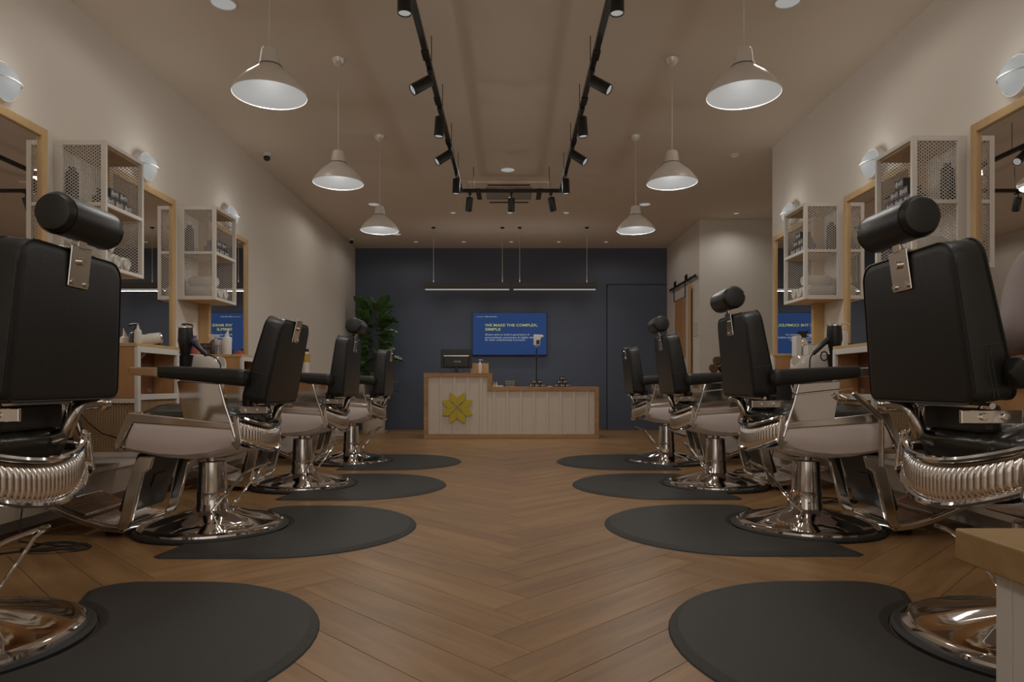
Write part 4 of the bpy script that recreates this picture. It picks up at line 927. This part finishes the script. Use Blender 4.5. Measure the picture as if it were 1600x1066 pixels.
sw = tag(obj('switch_plate', MB().box((-0.012,-0.12,-0.10),(0,0.12,0.10)), 'wplastic', bevel=0.004, loc=(XA, 9.98, 1.60)), 'pale switch plate on the wall beside the sliding door', 'switch')

# ------------------------------------------------------------------ end cabinets, stool
def end_cab(side, lab, xf):
    root = empty('side_cabinet', lab, 'cabinet', (xf, 7.55, 0), group='low white cabinets at the ends of the rows')
    s = -1 if side < 0 else 1
    x0, x1 = sorted((0, s*0.46))
    obj('body', MB().box((x0,-0.27,0.08),(x1,0.27,0.885)), 'white', root, bevel=0.004)
    obj('top_board', MB().box((x0-0.004,-0.28,0.886),(x1+0.004,0.28,0.918)), 'oak', root, bevel=0.003)
    obj('plinth', MB().box((x0+0.03,-0.25,0.0),(x1-0.03,0.25,0.08)), 'black', root)
    xd = x1 if side < 0 else x0; e = 0.016*(1 if side < 0 else -1)
    for a, b_ in ((-0.265, -0.002), (0.002, 0.265)):
        d = obj('door', MB().box((min(xd,xd+e),a,0.10),(max(xd,xd+e),b_,0.875)), 'white', root, bevel=0.003)
        obj('knob', MB().tube([(xd+e,(a+b_)/2,0.72),(xd+e*2.4,(a+b_)/2,0.72)], 0.012, 10), 'chrome2', d)
end_cab(-1, 'low white cabinet with wooden top by the left wall beyond the third chair', -2.23)
end_cab(1, 'low white cabinet with wooden top at the recess behind the right chairs', 2.13)
for (x, y, z, l) in ((2.20, 7.42, 0.918, 'lower brown rolled towel on the right low cabinet'), (2.25, 7.45, 1.0, 'upper brown rolled towel on the right low cabinet')):
    towel_roll((x, y, z), 0.05, 0.22, PI/2-0.3, l, 'btowel', 'brown towels on the right low cabinet')
towel_roll((2.31, 7.44, 0.918), 0.045, 0.22, PI/2-0.2, 'brown rolled towel behind the other two on the right low cabinet', 'btowel', 'brown towels on the right low cabinet')
def spray_can(loc, h, r, body, lab, cap='blackp', label=None):
    root = empty('spray_can', lab, 'can', loc)
    obj('body', MB().lathe([(0,0),(r,0),(r,h*0.82),(r*0.75,h*0.88),(0,h*0.88)], 24), body, root, smooth=True)
    obj('cap', MB().lathe([(r*0.7,h*0.87),(r*0.7,h),(0,h)], 18), cap, root, smooth=True)
    if label: obj('label_band', MB().lathe([(r+0.0006,h*0.45),(r+0.0006,h*0.80)], 24, cap=False), label, root, smooth=True)
    return root
spray_can((-2.28, 7.6, 0.918), 0.27, 0.035, 'wplastic', 'white bottle with amber label and black cap on the left low cabinet', 'blackp', 'ylab')
stl = empty('step_stool', 'small white step stool near the fig pot', 'stool', (-2.35, 9.45, 0))
obj('seat', MB().box((-0.15,-0.12,0.22),(0.15,0.12,0.245)), 'wplastic', stl, bevel=0.006)
for a in (-0.13, 0.13):
    for b_ in (-0.10, 0.10): obj('leg', MB().box((a-0.014,b_-0.014,0),(a+0.014,b_+0.014,0.22)), 'wplastic', stl, bevel=0.003)
obj('rail', MB().box((-0.12,-0.108,0.09),(0.12,-0.094,0.115)), 'wplastic', stl, bevel=0.002)

# ------------------------------------------------------------------ things on the stations
def nozzle_bottle(loc, h, r, lab, lean=0.0, grp='nozzle bottles on the ledges'):
    root = empty('nozzle_bottle', lab, 'bottle', loc, 0, grp)
    obj('body', MB().lathe([(0,0),(r*0.96,0),(r,0.006),(r,h*0.60),(r*0.85,h*0.66),(r*0.4,h*0.70)], 24), 'wplastic', root, smooth=True)
    obj('nozzle', MB().tube([(0,0,h*0.68),(0,0,h*0.75),(lean*0.5,0,h*0.88),(lean,0,h)], [r*0.5,r*0.42,r*0.22,r*0.08], 10), 'wplastic', root, smooth=True)
    return root
def spray_bottle(loc, h, r, m, lab, rz=0, head='wplastic'):
    root = empty('spray_bottle', lab, 'bottle', loc, rz, 'trigger spray bottles on the ledges')
    obj('body', MB().lathe([(0,0),(r*0.95,0),(r,0.006),(r,h*0.5),(r*0.7,h*0.62),(r*0.35,h*0.70),(r*0.35,h*0.74)], 24), m, root, smooth=True)
    obj('trigger_head', MB().prism([(-0.5*r,h*0.74),(0.5*r,h*0.74),(0.6*r,h*0.84),(1.5*r,h*0.88),(1.6*r,h*0.97),(-0.9*r,h),(-1.0*r,h*0.90),(-0.5*r,h*0.86)], -0.4*r, 0.4*r, axis='y').tube([(0.7*r,0,h*0.88),(1.0*r,0,h*0.78),(0.9*r,0,h*0.70)], 0.12*r, 6), head, root, bevel=0.001)
    return root
def jar(loc, h, r, lab, m='brownjar', lid='blackp', grp='small jars on the ledges'):
    root = empty('product_jar', lab, 'jar', loc, 0, grp)
    obj('body', MB().lathe([(0,0),(r,0),(r,h*0.7),(r*0.9,h*0.72)], 20), m, root, smooth=True)
    obj('lid', MB().lathe([(r*1.03,h*0.70),(r*1.03,h*0.98),(r*0.95,h),(0,h)], 20), lid, root, smooth=True)
def hair_dryer(loc, lab, m='blackp', sc_=1.0, rz=0, cable=None, ccol='rubber'):
    root = empty('hair_dryer', lab, 'hair dryer', loc, rz)
    s = sc_
    obj('barrel', MB().tube([(0,0,0.11*s),(0,0,0.10*s),(0,0,0.02*s),(0,0,-0.01*s),(0,0,-0.075*s),(0,0,-0.085*s)], [0.030*s,0.043*s,0.047*s,0.040*s,0.026*s,0.024*s], 20), m, root, smooth=True)
    obj('handle', MB().tube([(0.025*s,0,0.03*s),(0.07*s,0,-0.005*s),(0.125*s,0,-0.06*s),(0.135*s,0,-0.075*s)], [0.020*s,0.018*s,0.014*s,0.009*s], 12), m, root, smooth=True)
    obj('rear_ring', MB().lathe([(0.032*s,0.100*s),(0.046*s,0.104*s),(0.046*s,0.112*s),(0.032*s,0.116*s)], 24, cap=False), 'chrome2', root, smooth=True)
    if cable: obj('cable', MB().tube([(0.133*s,0,-0.07*s)]+cable, 0.005, 8), ccol, root, smooth=True)
    return root
def dryer_holder(loc, lab, side):
    root = empty('dryer_holder', lab, 'holder', loc, 0, 'cone holders for hair dryers')
    obj('cone', MB().lathe([(0.020,-0.16),(0.026,-0.155),(0.046,-0.02),(0.049,-0.01),(0.045,-0.012),(0.018,-0.15)], 24, cap=False), 'blackp', root, smooth=True)
    obj('arm', MB().box((-0.12 if side < 0 else 0.03, -0.04, -0.045),(-0.03 if side < 0 else 0.12, -0.033, -0.025)), 'chrome2', root, bevel=0.002)
# left
dh = (-2.06, 4.40, 0.995)
dryer_holder((-2.10, 4.40, 0.995), 'black cone holder beside the middle left console', -1)
hair_dryer((-2.10, 4.40, 1.055), 'black hair dryer standing in the cone holder on the left wall side', cable=[(0.16,0,-0.07),(0.20,0,-0.09),(0.225,0,-0.13),(0.228,0,-0.20),(0.22,0,-0.30)])
pump_bottle((-2.45, 5.12, 0.999), 0.26, 0.042, 'blackp', 'black pump bottle behind the left hair dryer', 'blackp', 0.3)
sp = spray_can((-2.44, 5.235, 0.999), 0.17, 0.034, 'red', 'spray tin with blue top and red band on the left ledge', 'blue', 'blue')
jar((-2.43, 5.42, 1.0305), 0.06, 0.038, 'dark low jar beside the blue and red tin on the far left console'); jar((-2.43, 5.42, 1.0905), 0.03, 0.038, 'small dark tin stacked on the low jar on the far left console')
spray_bottle((-2.41, 5.51, 1.0305), 0.17, 0.032, 'brownjar', 'brown spray bottle with white trigger on the far left console')
jar((-2.31, 5.41, 1.0305), 0.11, 0.034, 'clear jar with white lid between the left bottles', 'glass', 'wplastic')
nozzle_bottle((-2.235, 5.365, 1.0305), 0.205, 0.036, 'tall white nozzle bottle on the far left console in front of the mirrored screen', 0.012)
nozzle_bottle((-2.12, 3.875, 1.03), 0.115, 0.019, 'small white nozzle bottle on the corner of the middle left console')
hd2 = hair_dryer((-2.22, 4.15, 1.068), 'white hair dryer lying on the middle left console before the mirror', 'wplastic', 0.75, 0.4); hd2.rotation_euler = (0, math.radians(78), 0.7)
jar((-2.55, 6.3, 0.999), 0.05, 0.03, 'small cream jar on the far left ledge', 'wplastic', 'blackp')
jar((-2.14, 5.38, 1.03), 0.03, 0.035, 'reddish low tin on the corner of the far left console', 'red', 'red')
# right
dryer_holder((2.04, 4.31, 0.995), 'black cone holder beside the middle right console', 1)
hd3 = hair_dryer((2.04, 4.31, 1.06), 'black hair dryer standing in the cone holder on the right wall side', rz=PI, cable=[(0.15,0,-0.085),(0.155,0,-0.11),(0.158,0,-0.2),(0.155,0,-0.30)])
tag(obj('cable_loop', MB().tube([(0.022*math.cos(a), 0, 0.028*math.sin(a)) for a in [2*PI*i/20 for i in range(20)]], 0.0045, 6, closed=True), 'rubber', smooth=True, loc=(1.975, 4.31, 0.975)), 'black hanging loop beneath the right hair dryer', 'loop')
tray = empty('bottle_tray', 'white tray of glass cups on the right ledge below the cabinet', 'tray', (2.23, 4.98, 1.0))
obj('body', MB().box((-0.11,-0.10,0),(0.11,0.10,0.005)).box((-0.11,-0.10,0.005),(0.11,-0.094,0.075)).box((-0.11,0.094,0.005),(0.11,0.10,0.075)).box((-0.11,-0.094,0.005),(-0.104,0.094,0.075)), 'wplastic', tray, bevel=0.003)
for i, l in enumerate(('first', 'second', 'third')):
    tag(obj('glass_cup', MB().lathe([(0,0.0),(0.024,0),(0.028,0.085),(0.026,0.085),(0.022,0.006),(0,0.006)], 20, cap=False), 'glass', smooth=True, loc=(2.16+0.065*i, 4.97, 1.006)), '%s glass cup from the aisle in the white tray on the right ledge' % l, 'cup', 'glass cups in the white tray')
tag(obj('white_carton', MB().box((-0.02,-0.04,0),(0.02,0.04,0.15)), 'wplastic', bevel=0.004, loc=(2.09, 5.0, 1.0)), 'upright white carton at the aisle end of the white tray', 'box')
spray_bottle((2.20, 5.13, 0.999), 0.20, 0.030, 'glass', 'clear spray bottle with black trigger on the right ledge', PI, 'blackp')
pump_bottle((2.34, 4.82, 0.999), 0.24, 0.035, 'wplastic', 'tall white pump bottle behind the right hair dryer')
spray_can((2.36, 4.96, 0.999), 0.20, 0.028, 'wplastic', 'white spray tin beside the right mirror frame', 'wplastic')
jar((2.39, 5.05, 0.999), 0.085, 0.034, 'clear jar with chrome lid on the right ledge', 'glass', 'chrome2'); jar((2.42, 4.88, 0.999), 0.09, 0.03, 'small dark jar beside the clear jar on the right ledge')
# cables on the floor and hanging
def coil(cx, cy, lab, up):
    pts = [Vector(p) for p in up]
    for i in range(46):
        a = i/46*2*PI*3.2; r = 0.11+0.018*math.sin(i*0.9)
        pts.append((cx+r*math.cos(a)*1.25, cy+0.085*math.sin(a)+0.01*math.sin(i), 0.005+0.0022*(i % 7)))
    pts = pts[:len(up)]+[p for p in pts[len(up):]]
    pts += [(cx-0.2, cy-0.12, 0.006), (cx-0.33, cy-0.05, 0.006)]
    cu = MB().tube(pts, 0.0042, 6); tag(obj('power_cable', cu, 'rubber', smooth=True), lab, 'cable', 'loose power cables')
coil(-2.20, 3.30, 'tangled black cable on the floor by the nearest left chair', [(-2.435, 3.42, 0.29), (-2.43, 3.38, 0.12), (-2.40, 3.33, 0.03)])
coil(2.18, 4.62, 'black cable coil on the floor behind the second right chair', [(2.4, 4.75, 0.21), (2.38, 4.7, 0.1), (2.33, 4.66, 0.02)])
coil(2.15, 6.15, 'black cable coil on the floor behind the third right chair', [(2.4, 6.25, 0.21), (2.36, 6.2, 0.1), (2.3, 6.18, 0.02)])
tag(obj('beaded_cord', MB().tube([(-2.46,3.80,0.71),(-2.42,3.80,0.66),(-2.35,3.80,0.58),(-2.28,3.80,0.525),(-2.2,3.80,0.50),(-2.12,3.80,0.495)], 0.004, 6), 'blackp', smooth=True), 'black cord drooping across the mesh side of the middle left console', 'cord')
tag(obj('bent_tube', MB().tube([(-2.5,3.70,0.645),(-2.40,3.70,0.64),(-2.345,3.70,0.60),(-2.33,3.70,0.55),(-2.33,3.70,0.42),(-2.40,3.70,0.36),(-2.46,3.70,0.3075)], 0.011, 8).lathe([(0,0),(0.10,0),(0.10,0.008),(0,0.01)], 20, c=(-2.56,3.70,0.3055)), 'blackp', smooth=True), 'bent black tube standing on the low shelf behind the nearest left chair', 'stand')

# ------------------------------------------------------------------ foreground bench
bn = empty('wooden_bench', 'thick oak topped bench with white legs in the lower right corner', 'bench', (1.5, 1.3, 0))
obj('top', MB().box((-0.423,-0.6,0.374),(0.42,0.36,0.45)), 'oakb', bn, bevel=0.006, seg=3)
for a, b_ in ((-0.365, 0.30), (0.36, 0.30), (-0.365, -0.54), (0.36, -0.54)):
    obj('leg', MB().box((a-0.0,b_-0.05,0),(a+0.06 if a < 0 else a+0.04,b_,0.374)), 'white', bn, bevel=0.003)
obj('side_panel', MB().box((-0.362,-0.54,0.0),(-0.34,0.25,0.374)), 'white', bn, bevel=0.002)

# ------------------------------------------------------------------ fiddle leaf fig
pt = empty('potted_fig', 'tall fiddle leaf fig in a cream pot by the navy wall', 'plant', (-2.27, 11.25, 0))
obj('pot', MB().lathe([(0,0.02),(0.17,0.02),(0.185,0.04),(0.205,0.56),(0.20,0.575),(0.19,0.57),(0.185,0.50),(0,0.50)], 40), 'pot', pt, smooth=True)
obj('saucer', MB().lathe([(0,0),(0.21,0),(0.225,0.03),(0.215,0.03),(0.2,0.012),(0,0.012)], 40), 'pot', pt, smooth=True)
obj('soil', MB().lathe([(0,0.53),(0.187,0.53)], 24, cap=False), 'soil', pt)
for (dx, dy, hh) in ((0.0, 0.0, 1.95), (0.06, -0.04, 1.7), (-0.07, 0.03, 1.75)):
    obj('stem', MB().tube([(dx*0.5,dy*0.5,0.5),(dx,dy,1.0),(dx*2.2,dy*1.6,hh)], [0.014,0.012,0.007], 8), 'bark', pt, smooth=True)
def leaf_mesh(L_, W_, cup, seed):
    rnd = random.Random(seed)
    def f(u, v):
        t = u; wv = W_*(math.sin(PI*min(1, t**0.8*0.98+0.02))**0.7)*(0.62+0.38*t+0.12*math.sin(t*9)) ; s = -1+2*v
        x = t*L_; y = s*wv*0.5
        z = cup*(s*s)*wv*0.6 - 0.22*L_*t*t + 0.008*math.sin(t*20+s*4)
        return (x, y, z)
    b = MB().grid(f, 13, 7); me = b.mesh('leaf'); me.materials.append(M['leaf'])
    for p in me.polygons: p.use_smooth = True
    v = MB().tube([(t*L_, 0, -0.22*L_*t*t+0.002) for t in [i/8*0.97 for i in range(9)]], 0.003, 4)
    for k in range(1, 6):
        t = k/7; 
        for s in (-1, 1): v.tube([(t*L_,0,-0.22*L_*t*t+0.002), ((t+0.13)*L_, s*W_*0.34, -0.22*L_*(t+0.13)**2+cup*W_*0.25+0.002)], 0.0016, 4)
    vm = v.mesh('vein'); vm.materials.append(M['vein']); return me, vm
LM_ = [leaf_mesh(0.30+0.025*k, 0.27+0.02*k, 0.22+0.08*k, k) for k in range(3)]
rnd = random.Random(11)
for i in range(84):
    zz = 0.68+1.37*(i/83)**0.9; a = i*2.4+rnd.uniform(-.5, .5)
    sp_ = 0.10*(1 - abs(zz-1.4)/1.6)
    tilt = rnd.uniform(-0.15, 0.5) + (0.75 if zz > 1.85 else 0)
    me, vm = LM_[i % 3]
    cx_ = (0.13 if math.cos(a) > 0 else -0.10)*rnd.random(); 
    yv = 0.06*math.sin(a)
    sx = rnd.uniform(0.72, 1.0)
    if math.sin(a) > 0.5 : sx *= 0.8
    o = obj('leaf', me, None, pt, loc=(cx_+0.03*math.cos(a), yv, zz), rot=(rnd.uniform(-.9, .9), -tilt, a)); o.scale = (sx, sx, sx)
    if math.sin(a) < 0.4: obj('vein', vm, None, o)

# ------------------------------------------------------------------ barber at the right edge (seen from behind, bent forward)
def skin(name, verts, edges, radii, m, parent, sub=2, root=0):
    me = bpy.data.meshes.new(name); me.from_pydata(verts, edges, []); me.materials.append(M[m])
    o = bpy.data.objects.new(name, me); COL.objects.link(o); o.parent = parent
    md = o.modifiers.new('skin', 'SKIN'); md.use_smooth_shade = True
    for v, r in zip(me.skin_vertices[0].data, radii): v.radius = r if isinstance(r, tuple) else (r, r)
    me.skin_vertices[0].data[root].use_root = True
    s = o.modifiers.new('sub', 'SUBSURF'); s.levels = sub; s.render_levels = sub
    return o
pe = empty('person', 'person in mauve grey shirt and black apron bending at the right edge', 'person', (2.29, 2.68, 0), math.radians(80))
pe.scale = (0.95, 0.95, 0.97)
# local: facing +x
V = [(0,0,0.93),(0.03,0,1.08),(0.09,0,1.24),(0.15,0,1.38),(0.20,0,1.46),(0.235,0,1.52),(0.27,0,1.60),(0.275,0,1.69)]
E = [(i, i+1) for i in range(7)]; Rr = [(0.10,0.11),(0.09,0.11),(0.09,0.115),(0.07,0.09),0.055,0.055,0.088,0.07]
def addp(pts, rads, frm):
    b = len(V); 
    for i, (p, r) in enumerate(zip(pts, rads)): V.append(p); Rr.append(r); E.append((frm if i == 0 else b+i-1, b+i))
for s in (-1, 1):
    sy = s if s > 0 else -0.68
    addp([(0.15,sy*0.17,1.37),(0.115,sy*0.225,1.22),(0.07,sy*0.245,1.06),(0.16,sy*0.235,1.00),(0.28,sy*0.20,0.99),(0.33,sy*0.19,0.99),(0.37,sy*0.185,0.975)], [0.045,0.045,0.040,0.038,0.030,0.024,0.030], 3)
    w0 = len(V)-1
    for k, (dy, ln) in enumerate(((-0.028,0.06),(-0.010,0.075),(0.010,0.07),(0.028,0.055))):
        addp([(0.40,sy*0.185+dy,0.965),(0.40+ln*0.5,sy*0.185+dy*1.1,0.955),(0.40+ln*0.85,sy*0.185+dy*1.1,0.935)], [0.010,0.009,0.008], w0)
    addp([(0.365,sy*0.185-sy*0.035,0.965),(0.39,sy*0.185-sy*0.055,0.955)], [0.011,0.009], w0)
    addp([(0,s*0.09,0.88),(0.01,s*0.10,0.50),(-0.01,s*0.10,0.10),(0.03,s*0.10,0.05),(0.13,s*0.11,0.035)], [0.075,0.058,0.042,0.042,0.03], 0)
body = skin('body', V, E, Rr, 'skin', pe)
skin('shirt', [(-0.005,0,0.86),(0.0,0,0.96),(0.03,0,1.09),(0.09,0,1.24),(0.14,0,1.35),(0.175,0,1.42)], [(0,1),(1,2),(2,3),(3,4),(4,5)], [(0.14,0.155),(0.145,0.16),(0.135,0.16),(0.14,0.175),(0.125,0.16),0.075], 'shirt', pe)
for s_ in (-1, 1):
    q = 1 if s_ > 0 else -0.68
    skin('sleeve', [(0.13,q*0.08,1.385),(0.14,q*0.15,1.355),(0.115,q*0.205,1.22),(0.07,q*0.245,1.06),(0.16,q*0.235,1.00),(0.26,q*0.205,0.99)], [(0,1),(1,2),(2,3),(3,4),(4,5)], [0.07,0.088,0.084,0.078,0.062,0.045], 'shirt', pe)
def apf(u, v):
    t = -1.9+3.8*u; z = 0.62+0.70*v; x0 = -0.005+max(0, (z-0.95))*0.30
    k = 1.0 if z < 1.05 else max(0.28, 1-(z-1.05)*2.6)
    return (x0+0.165*math.cos(t*k), 0.185*math.sin(t*k), z)
obj('apron', MB().grid(apf, 25, 18), 'apron', pe, smooth=True, solid=0.006)
obj('apron_strap', MB().tube([(0.245,0.06,1.33),(0.21,0.09,1.44),(0.12,0.085,1.475),(0.0,0.06,1.36),(-0.07,0.04,1.22),(-0.125,0.02,1.07),(-0.155,0.0,0.97)], 0.016, 8), 'apron', pe, smooth=True)
tv_ = [(0,0,0.93),(0.01,0,1.01)]; te = [(0,1)]; trr = [0.125,0.125]
for s in (-1, 1):
    b0 = len(tv_)
    for i, (p, r) in enumerate(zip([(0,s*0.085,0.78),(0.01,s*0.10,0.50),(-0.01,s*0.10,0.10)], [0.108,0.078,0.062])):
        tv_.append(p); trr.append(r); te.append((0 if i == 0 else b0+i-1, b0+i))
skin('trousers', tv_, te, trr, 'trouser', pe)
for s in (-1, 1): skin('shoe', [(-0.03,s*0.10,0.045),(0.06,s*0.105,0.045),(0.16,s*0.11,0.038)], [(0,1),(1,2)], [(0.05,0.045),(0.045,0.045),(0.04,0.036)], 'apron', pe)
skin('hair', [(0.205,0,1.57),(0.235,0,1.64),(0.258,0,1.70)], [(0,1),(1,2)], [0.06,0.092,0.094], 'hair', pe)
for s in (-1, 1):
    obj('eye', MB().lathe([(0,-0.012),(0.008,-0.008),(0.012,0),(0.008,0.008),(0,0.012)], 10, c=(0.352,s*0.032,1.645)), 'wplastic', pe, smooth=True)
    obj('ear', MB().lathe([(0,-0.03),(0.012,-0.02),(0.014,0.01),(0,0.03)], 10, c=(0.27,s*0.088,1.63)), 'skin', pe, smooth=True)
obj('nose', MB().tube([(0.355,0,1.65),(0.375,0,1.62),(0.36,0,1.61)], [0.008,0.014,0.010], 8), 'skin', pe, smooth=True)
obj('mouth', MB().tube([(0.352,-0.022,1.582),(0.362,0,1.580),(0.352,0.022,1.582)], 0.005, 6), 'red', pe, smooth=True)
